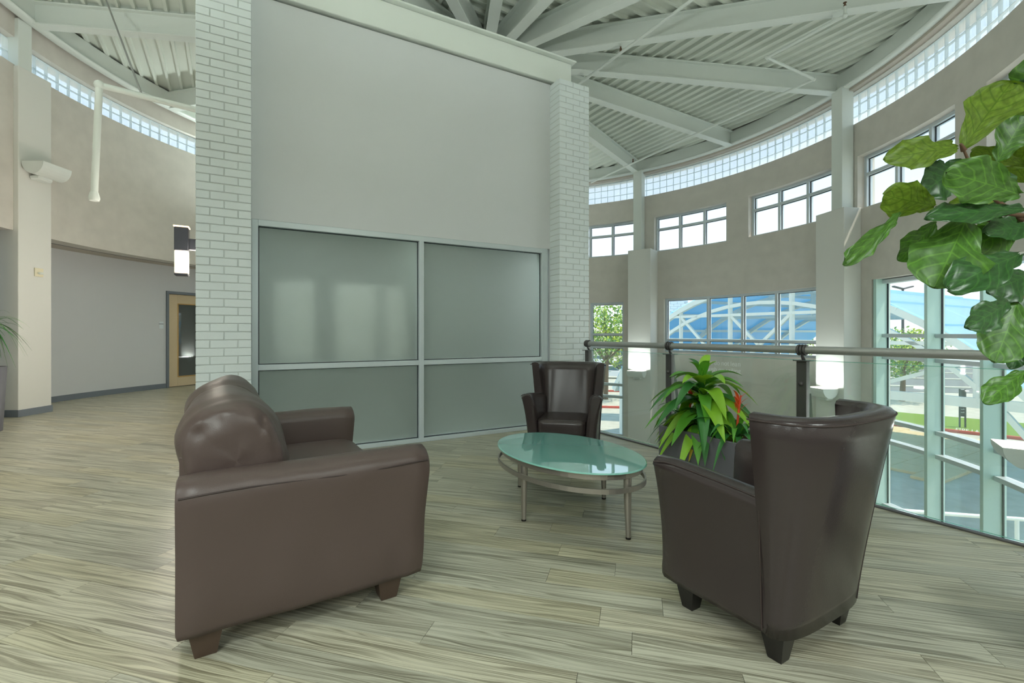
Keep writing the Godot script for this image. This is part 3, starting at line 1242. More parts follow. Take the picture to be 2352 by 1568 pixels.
func build_piers() -> void:
	var names := ["cream pier with a sconce, left of the wide window", "cream pier with a sconce, right of the wide window", "cream pier with a sconce at the right edge of the room"]
	var cols := ["square white steel column on the far pier", "square white steel column on the nearer pier right of centre", "square white steel column beyond the right edge"]
	var scs := ["lit trough sconce on the far pier behind the armchair", "lit trough sconce on the pier behind the near armchair", "large lit trough sconce close by at the right edge"]
	var az := [38.4, 81.9, 125.3]
	var caz := [37.0, 82.3, 125.3]
	for i in 3:
		var a := deg_to_rad(az[i])
		var er := Vector3(sin(a), 0, -cos(a))
		var et := Vector3(cos(a), 0, sin(a))
		var bs := Basis(et, Vector3.UP, -er)
		var st := new_st()
		var ri: float = [6.5, 6.66, 6.6][i]
		bevel_box(st, pol((ri + RW - 0.009) * 0.5, az[i], -0.2), Vector3(0.67, 7.6, RW - 0.009 - ri), 0.006, bs)
		tag(obj("pier", st, M.pier), names[i], "pier", "piers of the round wall")
		st = new_st()
		a = deg_to_rad(caz[i])
		var bs2 := Basis(Vector3(cos(a), 0, sin(a)), Vector3.UP, Vector3(-sin(a), 0, cos(a)))
		bevel_box(st, pol(6.90, caz[i], 4.77), Vector3(0.25, 2.34, 0.25), 0.006, bs2)
		tag(obj("steel_column", st, M.steel_white), cols[i], "column", "steel columns of the round wall")
		sconce(scs[i], pol(ri - 0.002, az[i], 0.0), -er, et, 0.75)
	# copies of the sconce added out of view, bouncing fill off the ceiling
	var more := ["unseen sconce added as fill on the ring wall behind the camera", "unseen sconce added as fill on the ring wall left behind the camera", "unseen sconce added as fill, hidden by the left brick pillar", "unseen sconce added as fill, hidden behind the core"]
	var k := 0
	for z in [168.7, 215.0, 303.0, 350.0]:
		var a := deg_to_rad(z)
		var er := Vector3(sin(a), 0, -cos(a))
		sconce(more[k], pol(RW - 0.002, z, 3.62), -er, Vector3(cos(a), 0, sin(a)), 4.2)
		k += 1

# ------------------------------------------------------------------ the wing behind the camera
func build_wing() -> void:
	var st := new_st()
	wall_box(st, Vector2(-6.2, 3.9), Vector2(-6.2, -5.6), -0.25, 0.0, 0.0, 3.05)
	setting("wall_wing_left", st, M.wall)
	st = new_st()
	wall_box(st, Vector2(4.4, -5.6), Vector2(4.4, 2.6), -0.25, 0.0, 0.0, 3.05)
	setting("wall_wing_right", st, M.wall)
	st = new_st()
	wall_box(st, Vector2(-6.4, -5.6), Vector2(4.6, -5.6), -0.25, 0.0, 0.0, 3.05)
	setting("wall_back", st, M.wall)
	var pl := PackedVector2Array([Vector2(4.65, -5.8), Vector2(4.65, 2.6)])
	for i in 24:
		pl.append(pol2(RW + 0.1, 141.0 + i * 4.0))
	pl.append(Vector2(-6.45, 4.0))
	pl.append(Vector2(-6.45, -5.8))
	st = new_st()
	prism(st, pl, 2.95, 3.05)
	setting("ceiling_wing", st, M.room_panel)
	var k := 0
	for z in [-0.6, -3.6]:  # fill panels added behind the camera to brighten the lounge
		for x in [-4.2, -0.9, 2.4]:
			fill_panel(Vector3(x, 2.948, -z), 1.2, 0.6, 2.8, "unseen fill light panel added behind the camera, %s of the %s row" % [["left", "middle", "right"][k % 3], ["front", "back"][k / 3]], "added wing fill lights")
			k += 1

# ------------------------------------------------------------------ guard rail
func build_railing() -> void:
	var e0 := Vector2(1.328, 5.44)
	var ed := Vector2(0.52248, -0.85265)
	var en := Vector2(0.85265, 0.52248)      # towards the open well
	var posts := [-0.677, 0.622, 1.947, 3.27, 4.59]
	var t := thing("guard_rail", "balcony guard rail of glass panels with a round steel handrail", "railing", v3(e0 + ed * 1.9, 0.0), 0.0)
	var add := func(called: String, st: SurfaceTool, m: Material) -> MeshInstance3D:
		var o := obj(called, st, m)
		o.reparent(t)
		return o
	var st := new_st()
	tube(st, [v3(e0 + ed * -0.70, 1.112), v3(e0 + ed * 5.5, 1.112)], 0.031, 18)
	add.call("handrail", st, M.rail_steel)
	for s in posts:
		var p: Vector2 = e0 + ed * s
		st = new_st()
		wall_box(st, p - ed * 0.042, p + ed * 0.034, -0.012, -0.004, -0.1, 1.02, 0.002)
		wall_box(st, p - ed * 0.042, p + ed * 0.034, 0.012, 0.020, -0.1, 1.02, 0.002)
		wall_box(st, p + ed * 0.034, p + ed * 0.040, -0.02, 0.028, -0.1, 1.02, 0.0)
		add.call("post", st, M.post_steel)
		for y in [0.20, 0.52, 0.84]:
			st = new_st()
			ellipsoid(st, v3(p - ed * 0.004 - en * 0.014, y), Vector3(0.02, 0.02, 0.02), Basis(), 6, 10)
			add.call("bolt", st, M.post_steel)
		# splice plate, neck and the three clamp rings round the handrail
		st = new_st()
		wall_box(st, p - ed * 0.05, p + ed * 0.06, -0.05, 0.06, 1.022, 1.03, 0.0)
		add.call("cap_plate", st, M.post_steel)
		st = new_st()
		tube(st, [v3(p + en * 0.02, 1.03), v3(p + en * 0.0, 1.06), v3(p, 1.085)], [0.014, 0.012, 0.012], 10)
		add.call("neck", st, M.post_steel)
		for k in [-0.024, 0.0, 0.024]:
			st = new_st()
			var rings: Array = []
			for i in 25:
				var a := TAU * i / 24.0
				var c := v3(p + ed * k, 1.112) + (Vector3(en.x, 0, -en.y) * cos(a) + Vector3.UP * sin(a)) * 0.036
				var ring := PackedVector3Array()
				for j in 8:
					var b := TAU * j / 8.0
					ring.append(c + (Vector3(en.x, 0, -en.y) * cos(a) + Vector3.UP * sin(a)) * cos(b) * 0.010 + Vector3(ed.x, 0, -ed.y) * sin(b) * 0.010)
				rings.append(ring)
			loft(st, rings, false, true)
			add.call("clamp_ring", st, M.post_steel)
		# bowed stay on the open side
		st = new_st()
		var pts: Array = []
		for i in 9:
			var u := i / 8.0
			pts.append(v3(p + en * (0.03 + 0.10 * sin(u * PI * 0.5)) + ed * 0.02, 1.02 - u * 1.05))
		for i in 8:
			bar(st, pts[i], pts[i + 1], 0.012, 0.022)
		add.call("stay", st, M.post_steel)
	for i in posts.size() - 1:
		var a: Vector2 = e0 + ed * (posts[i] + 0.012)
		var b: Vector2 = e0 + ed * (posts[i + 1] - 0.02)
		st = new_st()
		wall_box(st, a, b, -0.001, 0.007, 0.03, 1.028)
		add.call("glass_panel", st, M.guard_glass)
		st = new_st()
		wall_box(st, a, b, -0.001, 0.007, 1.028, 1.032)
		add.call("glass_edge", st, M.glass_edge)
		st = new_st()
		wall_box(st, a, b, -0.001, 0.007, 0.026, 0.03)
		add.call("glass_edge", st, M.glass_edge)
	# etched notice on the panel behind the plant
	var f := SystemFont.new()
	f.font_names = PackedStringArray(["Droid Sans"])
	var k := 0
	for line in ["Please do not lean", "or push on railing"]:
		var tm := TextMesh.new()
		tm.text = line
		tm.font = f
		tm.font_size = 32
		tm.pixel_size = 0.00165
		tm.depth = 0.0008
		tm.horizontal_alignment = HORIZONTAL_ALIGNMENT_RIGHT
		var o := MeshInstance3D.new()
		o.mesh = tm
		o.name = "lettering"
		tm.material = M.etched
		o.set_surface_override_material(0, M.etched)
		t.add_child(o, true)
		var along := Vector3(ed.x, 0, -ed.y)
		o.global_transform = Transform3D(Basis(along, Vector3.UP, along.cross(Vector3.UP)), v3(e0 + ed * 1.42 - en * 0.0065, 0.962 - k * 0.062))
		k += 1

# ------------------------------------------------------------------ sprinkler pipes
func build_pipes() -> void:
	var run := func(label: String, pts: Array, r: float, heads: Array) -> void:
		var t := thing("sprinkler_pipe", label, "pipe", pts[0])
		var st := new_st()
		for i in pts.size() - 1:
			tube(st, [pts[i], pts[i + 1]], r, 10)
		var o := obj("pipe", st, M.steel_white)
		o.reparent(t)
		for i in range(1, pts.size() - 1):
			st = new_st()
			ellipsoid(st, pts[i], Vector3.ONE * r * 1.5, Basis(), 8, 12)
			obj("elbow", st, M.steel_white).reparent(t)
		for h in heads:
			st = new_st()
			tube(st, [h, h + Vector3(0, 0.05, 0)], r * 0.8, 8)
			tube(st, [h + Vector3(0, 0.05, 0), h + Vector3(0, 0.085, 0)], [0.012, 0.012], 8)
			tube(st, [h + Vector3(0, 0.085, 0), h + Vector3(0, 0.09, 0)], [0.024, 0.024], 10)
			obj("sprinkler_head", st, M.bark).reparent(t)
	run.call("straight white sprinkler pipe passing above the right brick pillar", [Vector3(0.75, 5.8, -9.4), Vector3(3.2, 5.8, -5.1)], 0.024, [Vector3(1.768, 5.82, -7.613)])
	run.call("white sprinkler pipe with two elbows under the right ceiling", [Vector3(2.40, 5.8, -14.2), Vector3(5.42, 5.8, -8.40), Vector3(4.22, 5.8, -7.74), Vector3(4.78, 5.8, -6.72), Vector3(4.78, 5.93, -6.72)], 0.024, [Vector3(3.25, 5.82, -12.57), Vector3(4.78, 5.9, -6.72)])
	run.call("white sprinkler drop pipe hanging in front of the left corridor", [Vector3(-3.9, 4.16, -6.3), Vector3(-4.85, 4.16, -5.5), Vector3(-4.91, 2.88, -5.5)], 0.036, [])
	var st := new_st()
	lathe(st, Vector3(-4.91, 2.80, -5.5), [Vector2(0.045, 0.0), Vector2(0.055, 0.03), Vector2(0.05, 0.06), Vector2(0.04, 0.1)], 14)
	obj("end_cap", st, M.steel_white).reparent(get_node("sprinkler_pipe_002"))
	st = new_st()
	tube(st, [Vector3(-4.55, 4.18, -5.75), Vector3(-6.05, 6.25, -6.95)], 0.012, 8)
	tag(obj("hanger_rod", st, M.rail_steel), "thin slanted rod holding the left drop pipe", "rod")
	var hk := 0
	for h in [[Vector3(1.30, 5.8, -8.44), 6.25], [Vector3(4.72, 5.8, -9.74), 6.25], [Vector3(4.70, 5.8, -6.87), 6.25], [Vector3(3.05, 5.8, -12.95), 6.25]]:
		st = new_st()
		var a: Vector3 = h[0]
		tube(st, [a, Vector3(a.x, h[1], a.z)], 0.006, 6)
		tag(obj("pipe_hanger", st, M.steel_white), "thin white hanger rod of a sprinkler pipe, " + ["just above the right brick pillar", "beside the beam of the nearer column", "close to the upturned pipe end", "near the far steel column"][hk], "rod", "pipe hangers under the right ceiling")
		hk += 1

# ------------------------------------------------------------------ upholstery helpers
func spow(x: float, e: float) -> float:
	return signf(x) * pow(absf(x), e)

func cushion(st: SurfaceTool, c: Vector3, s: Vector3, e := 0.4, bs := Basis(), wob := 0.0, sd := 1, pleats := 0, eb := -1.0) -> void:
	var nz := noise(3.0, FastNoiseLite.TYPE_SIMPLEX_SMOOTH, sd, 2)
	var rings: Array = []
	var rows := 28
	var cols := 48
	if eb < 0.0:
		eb = e * 1.2
	for i in rows + 1:
		var a := -HALF_PI + PI * (0.01 + 0.98 * i / rows)
		var ring := PackedVector3Array()
		for k in cols:
			var b := TAU * k / cols
			var p := Vector3(spow(sin(a), e), spow(cos(a), e) * spow(sin(b), eb), spow(cos(a), e) * spow(cos(b), eb)) * s * 0.5
			if wob > 0.0:
				var d := nz.get_noise_3d(p.x + c.x * 3.0, p.y, p.z) * wob
				if pleats > 0:
					d *= 1.0 - smoothstep(0.90, 0.99, absf(sin(a)))
					var edge := exp(-pow((absf(sin(a)) - 0.84) / 0.07, 2.0)) * smoothstep(-0.4, 0.3, sin(b))
					d -= pow(maxf(0.0, cos(b * pleats + sd)), 6.0) * edge * wob * 0.9
					d += sin(a * 16.0 + sin(b * 3.0) * 1.5) * wob * 0.10
				p += p.normalized() * d
			ring.append(c + bs * p)
		rings.append(ring)
	loft(st, rings, true, true)

func foot(st: SurfaceTool, c: Vector3, top: float, bot: float, h: float) -> void:
	var rings: Array = []
	for r in [[top, h], [bot, 0.006], [bot * 0.94, 0.0]]:
		var w: float = r[0] * 0.5
		rings.append(PackedVector3Array([c + Vector3(-w, r[1], -w), c + Vector3(w, r[1], -w), c + Vector3(w, r[1], w), c + Vector3(-w, r[1], w)]))
	loft(st, rings, true, false)

# ------------------------------------------------------------------ sofa
func build_sofa() -> void:
	var t := thing("loveseat", "brown leather two-seat sofa with puffy back cushions, seen from its side", "sofa", Vector3(-1.254, 0, -2.641), -deg_to_rad(57.3))
	var st := new_st()
	bevel_box(st, Vector3(0, 0.25, 0.0), Vector3(1.26, 0.30, 0.88), 0.02)
	obj("base", st, M.sofa_leather, t)
	st = new_st()
	bevel_box(st, Vector3(0, 0.44, 0.432), Vector3(1.20, 0.66, 0.10), 0.03)
	obj("back_frame", st, M.sofa_leather, t)
	for s in [1.0, -1.0]:
		st = new_st()
		sofa_arm(st, s)
		obj("arm", st, M.sofa_leather, t)
		st = new_st()
		var pts: Array = []
		for i in 13:
			var z := 0.475 - 0.975 * i / 12.0
			pts.append(Vector3(s * 0.7965, 0.638 + 0.006 * sin(i * 0.6), z))
		tube(st, pts, 0.0035, 6)
		obj("arm_seam", st, M.stitch, t)
		st = new_st()
		cushion(st, Vector3(s * 0.295, 0.415, -0.13), Vector3(0.585, 0.19, 0.70), 0.32, Basis(), 0.012, 4 + int(s))
		obj("seat_cushion", st, M.sofa_leather, t)
		st = new_st()
		cushion(st, Vector3(s * 0.315, 0.715, 0.285), Vector3(0.655, 0.53, 0.40), 0.42, Basis(Vector3.RIGHT, deg_to_rad(16.0)), 0.022, 8 + int(s), 11, 0.82)
		obj("back_cushion", st, M.sofa_leather, t)
		for z in [-0.36, 0.36]:
			st = new_st()
			foot(st, Vector3(s * 0.70, 0, z + 0.03), 0.115, 0.075, 0.115)
			obj("leg", st, M.leg_brown, t)

func sofa_arm(st: SurfaceTool, s: float) -> void:
	var nz := noise(2.2, FastNoiseLite.TYPE_SIMPLEX_SMOOTH, 17, 2)
	var rings: Array = []
	var n := 26
	for i in n + 1:
		var u := float(i) / n
		var z := 0.485 - 0.965 * u
		var shrink := 0.0
		if i == 0 or i == n:
			shrink = 0.022
		elif i == 1 or i == n - 1:
			shrink = 0.006
			z = 0.478 if i == 1 else -0.473
		var ring := PackedVector3Array()
		var prof: Array = [Vector2(0.62, 0.115), Vector2(0.70, 0.10), Vector2(0.775, 0.102), Vector2(0.785, 0.13), Vector2(0.79, 0.22), Vector2(0.79, 0.32), Vector2(0.79, 0.42), Vector2(0.793, 0.52), Vector2(0.798, 0.60)]
		for k in 11:
			var a := PI * k / 10.0
			prof.append(Vector2(0.705 + cos(a) * 0.092, 0.632 + sin(a) * 0.072))
		prof.append_array([Vector2(0.615, 0.56), Vector2(0.612, 0.46), Vector2(0.612, 0.34), Vector2(0.612, 0.20)])
		for p in prof:
			var m := Vector2(0.705, 0.40)
			var d: Vector2 = (p - m)
			p = m + d * (1.0 - shrink / maxf(0.08, d.length()))
			# the arm front rakes forward towards the top
			var rake: float = smoothstep(0.1, 0.7, p.y) * 0.035 * smoothstep(0.55, 1.0, u)
			var crease := 0.0
			if p.x > 0.77:
				crease = nz.get_noise_2d(z * 1.4, p.y * 1.4) * 0.009
				crease -= 0.008 * exp(-pow((p.y - 0.20 - (u - 0.86) * 1.1) / 0.045, 2.0)) * smoothstep(0.75, 0.9, u)
			elif p.y > 0.62:
				crease = nz.get_noise_2d(z * 1.0 + 9.0, p.x * 4.0) * 0.004
			ring.append(Vector3(s * (p.x + crease), p.y + (crease if p.y > 0.66 else 0.0), z - rake))
		rings.append(ring)
	loft(st, rings, true, true)

# ------------------------------------------------------------------ armchairs
func build_armchairs() -> void:
	var a := make_armchair("dark brown leather armchair in front, seen from behind")
	a.position = Vector3(1.112, 0, -2.085)
	a.rotation.y = -deg_to_rad(-31.4)
	var b: Node3D = a.duplicate()
	b.name = numbered("armchair")
	add_child(b)
	b.position = Vector3(0.515, 0, -4.52)
	b.rotation.y = -deg_to_rad(194.0)
	b.set_meta("label", "dark brown leather armchair facing the camera beyond the glass table")

func make_armchair(label: String) -> Node3D:
	var t := thing("armchair", label, "armchair", Vector3.ZERO, 0.0, "leather armchairs round the glass table")
	var st := new_st()
	bevel_box(st, Vector3(0, 0.225, -0.03), Vector3(0.50, 0.19, 0.50), 0.02)
	obj("base", st, M.chair_leather, t)
	st = new_st()
	chair_back(st)
	obj("backrest", st, M.chair_leather, t)
	for s in [1.0, -1.0]:
		st = new_st()
		chair_arm(st, s)
		obj("arm", st, M.chair_leather, t)
		st = new_st()
		var pts: Array = []
		for i in 11:
			var u := i / 10.0
			pts.append(chair_arm_edge(u, s))
		tube(st, pts, 0.0035, 6)
		obj("arm_piping", st, M.stitch, t)
		# upright seam where side panel and back meet
		st = new_st()
		pts = []
		for i in 9:
			var y := 0.13 + 0.50 * i / 8.0
			pts.append(Vector3(s * (0.313 + 0.02 * i / 8.0), y, 0.185))
		tube(st, pts, 0.003, 6)
		obj("side_seam", st, M.stitch, t)
		for z in [-0.215, 0.215]:
			st = new_st()
			foot(st, Vector3(s * 0.225, 0, z * 0.92), 0.095, 0.055, 0.122)
			obj("leg", st, M.leg_black, t)
	st = new_st()
	cushion(st, Vector3(0, 0.385, -0.06), Vector3(0.455, 0.16, 0.53), 0.3, Basis(), 0.006, 3)
	obj("seat_cushion", st, M.chair_leather, t)
	# piping round the top of the back
	st = new_st()
	var rim: Array = []
	for i in 33:
		var p := back_plan(i / 32.0, 1.0, 0.0)
		rim.append(Vector3(p.x, 0.928, p.y))
	tube(st, rim, 0.004, 6)
	obj("back_piping", st, M.stitch, t)
	for s in [0.72]:
		st = new_st()
		var pts2: Array = []
		for i in 13:
			var k := i / 12.0
			var p := back_plan(s, k, -0.0015)
			pts2.append(Vector3(p.x, lerpf(0.13, 0.93, k), p.y))
		tube(st, pts2, 0.003, 6)
		obj("back_seam", st, M.stitch, t)
	return t

func back_plan(u: float, k: float, inset: float) -> Vector2:
	# u from the left wing round the back to the right wing; k from bottom to top
	var hw := lerpf(0.312, 0.375, pow(k, 1.3)) - inset
	var zf := lerpf(0.185, 0.165, k)
	var zb := lerpf(0.285, 0.43, pow(k, 1.15)) - inset
	var a := PI * (1.0 - u)
	return Vector2(spow(cos(a), 0.62) * hw, zf + pow(maxf(sin(a), 0.0), 0.62) * (zb - zf))

func chair_back(st: SurfaceTool) -> void:
	var rings: Array = []
	var n := 40
	for i in n + 1:
		var u := float(i) / n
		var ring := PackedVector3Array()
		var pinch := 0.0
		if i == 0 or i == n:
			pinch = 0.012
		for k in 13:
			var kk := k / 12.0
			var p := back_plan(u, kk, pinch)
			ring.append(Vector3(p.x, lerpf(0.115, 0.93, kk), p.y))
		for j in 5:
			var a := PI * j / 4.0
			var ins := 0.043 - cos(a) * 0.043
			var p := back_plan(u, 1.0, maxf(pinch, ins))
			ring.append(Vector3(p.x, 0.93 + sin(a) * 0.022, p.y))
		for k in 11:
			var kk := 1.0 - k / 10.0 * 0.78
			var p := back_plan(u, kk, lerpf(0.115, 0.088, kk) - pinch)
			p.y = minf(p.y, back_plan(u, kk, 0.0).y)
			ring.append(Vector3(p.x, lerpf(0.115, 0.93, kk), p.y))
		rings.append(ring)
	loft(st, rings, true, true)

func chair_arm_edge(u: float, s: float) -> Vector3:
	var z := lerpf(0.19, -0.285, u)
	return Vector3(s * (lerpf(0.332, 0.385, pow(u, 1.6)) - 0.012), lerpf(0.613, 0.672, u) + 0.012 - 0.02 * pow(u, 12.0), z)

func chair_arm(st: SurfaceTool, s: float) -> void:
	var rings: Array = []
	var n := 18
	for i in n + 1:
		var u := float(i) / n
		var z := lerpf(0.22, -0.285, u)
		var sh := 0.0
		if i == n:
			sh = 0.034
			z = -0.304
		elif i == n - 1:
			sh = 0.016
			z = -0.299
		elif i == n - 2:
			sh = 0.004
			z = -0.285
		var top := lerpf(0.613, 0.672, u)
		var xo := lerpf(0.332, 0.385, pow(u, 1.6))
		var xi := xo - 0.115
		var prof: Array = [Vector2(0.215, 0.13), Vector2(0.26, 0.115), Vector2(0.305, 0.118), Vector2(0.311, 0.15)]
		for k in 7:
			var y := lerpf(0.2, top - 0.03, k / 6.0)
			var w := pow((y - 0.2) / (top - 0.2), 2.0)
			prof.append(Vector2(lerpf(0.312, xo, w), y))
		for k in 7:
			var a := PI * (k + 0.5) / 7.0
			prof.append(Vector2((xo + xi) * 0.5 + cos(a) * (xo - xi) * 0.5, top - 0.03 + sin(a) * 0.055))
		for k in 6:
			var y := lerpf(top - 0.03, 0.22, k / 5.0)
			var w := pow(clampf((y - 0.2) / (top - 0.2), 0.0, 1.0), 2.0)
			prof.append(Vector2(lerpf(0.212, xi, w), y))
		var ring := PackedVector3Array()
		for p in prof:
			var m := Vector2(0.27, clampf(p.y, 0.2, top - 0.03))
			var d: Vector2 = p - m
			p = m + d * (1.0 - sh / maxf(0.04, d.length()))
			ring.append(Vector3(s * p.x, p.y, z))
		rings.append(ring)
	loft(st, rings, true, true)

# ------------------------------------------------------------------ oval table
func build_table() -> void:
	var t := thing("coffee_table", "oval coffee table with a teal glass top on a brushed metal frame", "table", Vector3(0.385, 0, -3.32), deg_to_rad(33.7))
	# local -z is the long axis
	var oval := func(a: float, b: float, y: float, n: int) -> PackedVector3Array:
		var r := PackedVector3Array()
		for i in n:
			var w := TAU * i / n
			r.append(Vector3(cos(w) * b, y, sin(w) * a))
		return r
	var st := new_st()
	loft(st, [oval.call(0.622, 0.418, 0.412, 64), oval.call(0.625, 0.421, 0.414, 64), oval.call(0.625, 0.421, 0.420, 64), oval.call(0.621, 0.417, 0.423, 64)], true, false)
	obj("glass_top", st, M.table_top, t)
	st = new_st()
	loft(st, [oval.call(0.6265, 0.4225, 0.4135, 64), oval.call(0.6272, 0.4232, 0.417, 64), oval.call(0.6265, 0.4225, 0.4205, 64)], false, true)
	obj("glass_edge", st, M.table_rim, t)
	for r in [["apron_band", 0.600, 0.398, 0.375, 0.409], ["lower_band", 0.622, 0.420, 0.298, 0.328]]:
		st = new_st()
		var a: float = r[1]
		var b: float = r[2]
		var y0: float = r[3]
		var y1: float = r[4]
		var rings: Array = [oval.call(a, b, y0, 64), oval.call(a, b, y1, 64), oval.call(a - 0.012, b - 0.012, y1, 64), oval.call(a - 0.012, b - 0.012, y0, 64), oval.call(a, b, y0, 64)]
		loft(st, rings, false, false)
		obj(r[0], st, M.table_metal, t)
	for e in [Vector2(0, 1), Vector2(0, -1), Vector2(1, 0), Vector2(-1, 0)]:
		var p := Vector3(e.x * 0.365, 0, e.y * 0.572)
		st = new_st()
		tube(st, [p + Vector3(0, 0.40, 0), p + Vector3(0, 0.30, 0), p * 1.01 + Vector3(0, 0.012, 0)], [0.024, 0.024, 0.0155], 16)
		var leg := obj("leg", st, M.table_metal, t)
		st = new_st()
		tube(st, [p * 1.01 + Vector3(0, 0.012, 0), p * 1.01], 0.0165, 14)
		obj("glide", st, M.leg_black, leg)
		st = new_st()
		var o := p.normalized()
		tube(st, [p + Vector3(0, 0.313, 0), p + o * 0.045 + Vector3(0, 0.313, 0)], 0.006, 8)
		obj("standoff", st, M.table_metal, leg)

# ------------------------------------------------------------------ plants
func strap_leaf(base: Vector3, az: float, lng: float, rise: float, droop: float, wid: float, twist := 0.0, n := 9) -> SurfaceTool:
	var st := new_st()
	st.set_smooth_group(0)
	var dir := Vector3(sin(az), 0, -cos(az))
	var side := Vector3(cos(az), 0, sin(az))
	var pts: Array = []
	for i in n + 1:
		var u := float(i) / n
		pts.append(base + dir * (lng * (u * 0.92 + 0.08 * u * u)) + Vector3.UP * (rise * u * 2.0 - (rise + droop) * u * u) + side * (twist * u * u * lng))
	var rows: Array = []
	for i in n + 1:
		var u := float(i) / n
		var tg: Vector3 = (pts[mini(i + 1, n)] - pts[maxi(i - 1, 0)]).normalized()
		var sd := (side - tg * side.dot(tg)).normalized()
		var nm := sd.cross(tg).normalized()
		if nm.y < 0.0:
			nm = -nm
		var w := wid * 0.5 * pow(sin(PI * pow(clampf(u * 0.96 + 0.035, 0.0, 1.0), 0.72)), 0.8)
		if i == n:
			w = 0.0008
		rows.append([pts[i] - sd * w + nm * w * 0.25, pts[i] - nm * w * 0.12, pts[i] + sd * w + nm * w * 0.25])
	for i in n:
		for k in 2:
			var a: Vector3 = rows[i][k]
			var b: Vector3 = rows[i][k + 1]
			var c: Vector3 = rows[i + 1][k + 1]
			var d: Vector3 = rows[i + 1][k]
			for p in [a, c, b, a, d, c]:
				st.add_vertex(p)
	return st

func build_planter() -> void:
	var u := Vector2(0.468, -0.884)         # along the front face, left to right
	var v := Vector2(0.884, 0.468)          # towards the railing
	var o := Vector2(1.191, 3.803)
	var t := thing("planter_box", "dark grey rectangular planter box beside the glass railing", "planter", v3(o + u * 0.36 + v * 0.2, 0.0))
	var put := func(called: String, st: SurfaceTool, m: Material) -> void:
		obj(called, st, m).reparent(t)
	var st := new_st()
	# four walls with a rim, bottom
	wall_box(st, o, o + u * 0.725, 0.0, 0.022, 0.0, 0.5, 0.004)
	wall_box(st, o + v * 0.378, o + u * 0.725 + v * 0.378, 0.0, 0.022, 0.0, 0.5, 0.004)
	wall_box(st, o + v * 0.022, o + v * 0.378, -0.022, 0.0, 0.0, 0.5, 0.004)
	wall_box(st, o + u * 0.703 + v * 0.022, o + u * 0.703 + v * 0.378, -0.022, 0.0, 0.0, 0.5, 0.004)
	put.call("box", st, M.planter)
	st = new_st()
	var nz := noise(9.0, FastNoiseLite.TYPE_SIMPLEX_SMOOTH, 3, 3)
	var tr := PackedVector3Array()
	for i in 14:
		for k in 8:
			var f := func(a: int, b: int) -> Vector3:
				var p := o + u * (0.022 + 0.681 * a / 14.0) + v * (0.022 + 0.356 * b / 8.0)
				return v3(p, 0.475 + nz.get_noise_2d(p.x, p.y) * 0.03)
			q(tr, f.call(i, k), f.call(i + 1, k), f.call(i + 1, k + 1), f.call(i, k + 1))
	emit(st, tr, true)
	put.call("moss", st, M.moss)
	# one big plant and two bromeliads with red bracts
	var mid := o + u * 0.27 + v * 0.19
	var pt := thing("dracaena", "lush bright green plant with broad arching strap leaves in the planter", "plant", v3(mid, 0.47))
	var rng := RandomNumberGenerator.new()
	rng.seed = 4
	st = new_st()
	tube(st, [v3(mid, 0.45), v3(mid, 0.66), v3(mid + Vector2(0.01, 0.0), 0.95)], [0.022, 0.018, 0.012], 10)
	obj("stem", st, M.strap_1).reparent(pt)
	var leaves: Array = []
	# tiers: height on the stem, count, length, rise, droop, width
	for tier in [[0.90, 5, 0.12, 0.13, 0.0, 0.085], [0.84, 9, 0.28, 0.13, 0.10, 0.10], [0.78, 13, 0.38, 0.14, 0.26, 0.11], [0.70, 14, 0.40, 0.12, 0.34, 0.12], [0.62, 14, 0.38, 0.08, 0.34, 0.12], [0.54, 14, 0.34, 0.07, 0.32, 0.11]]:
		var a0 := rng.randf() * TAU
		for i in tier[1]:
			var az: float = a0 + TAU * i / tier[1] + rng.randf_range(-0.25, 0.25)
			leaves.append([tier[0] + rng.randf_range(-0.03, 0.03), az, tier[2] * rng.randf_range(0.85, 1.15), tier[3] * rng.randf_range(0.7, 1.3), tier[4] * rng.randf_range(0.8, 1.2), tier[5] * rng.randf_range(0.85, 1.15), rng.randi() % 5])
	for l in leaves:
		st = strap_leaf(v3(mid, l[0]), l[1], l[2], l[3], l[4], l[5], rng.randf_range(-0.15, 0.15))
		var k: int = [0, 0, 1, 1, 2][l[6]]
		obj("leaf", st, M["strap_%d" % k]).reparent(pt)
	for i in 4:
		st = strap_leaf(v3(mid, 0.5), 2.4 + i * 0.5, 0.26, 0.04, 0.26, 0.05)
		obj("dry_leaf", st, M.dry_leaf).reparent(pt)
	var bi := 0
	for c in [o + u * 0.58 + v * 0.17, o + u * 0.08 + v * 0.25]:
		var br := thing("bromeliad", ["bromeliad with a red bract on the right of the planter", "bromeliad with a red bract on the left of the planter"][bi], "plant", v3(c, 0.47), 0.0, "bromeliads in the planter")
		for i in 28:
			var az := i * 2.4 + bi
			var w := 0.6 + 0.4 * (i % 3) / 2.0
			st = strap_leaf(v3(c, 0.47), az, 0.34 * w, 0.26 - 0.004 * i, 0.10 + 0.012 * i * w, 0.042)
			obj("leaf", st, M["strap_%d" % [1, 2, 2][i % 3]]).reparent(br)
		st = new_st()
		tube(st, [v3(c, 0.47), v3(c + Vector2(0.02, 0.0), 0.70), v3(c + Vector2(0.035, 0), 0.80)], [0.008, 0.009, 0.006], 8)
		obj("flower_stalk", st, M.bract).reparent(br)
		for i in 9:
			st = strap_leaf(v3(c + Vector2(0.02, 0), 0.66 + 0.014 * i), i * 2.1, 0.065, 0.06, -0.01, 0.022, 0.0, 5)
			obj("bract", st, M.bract).reparent(br)
		bi += 1

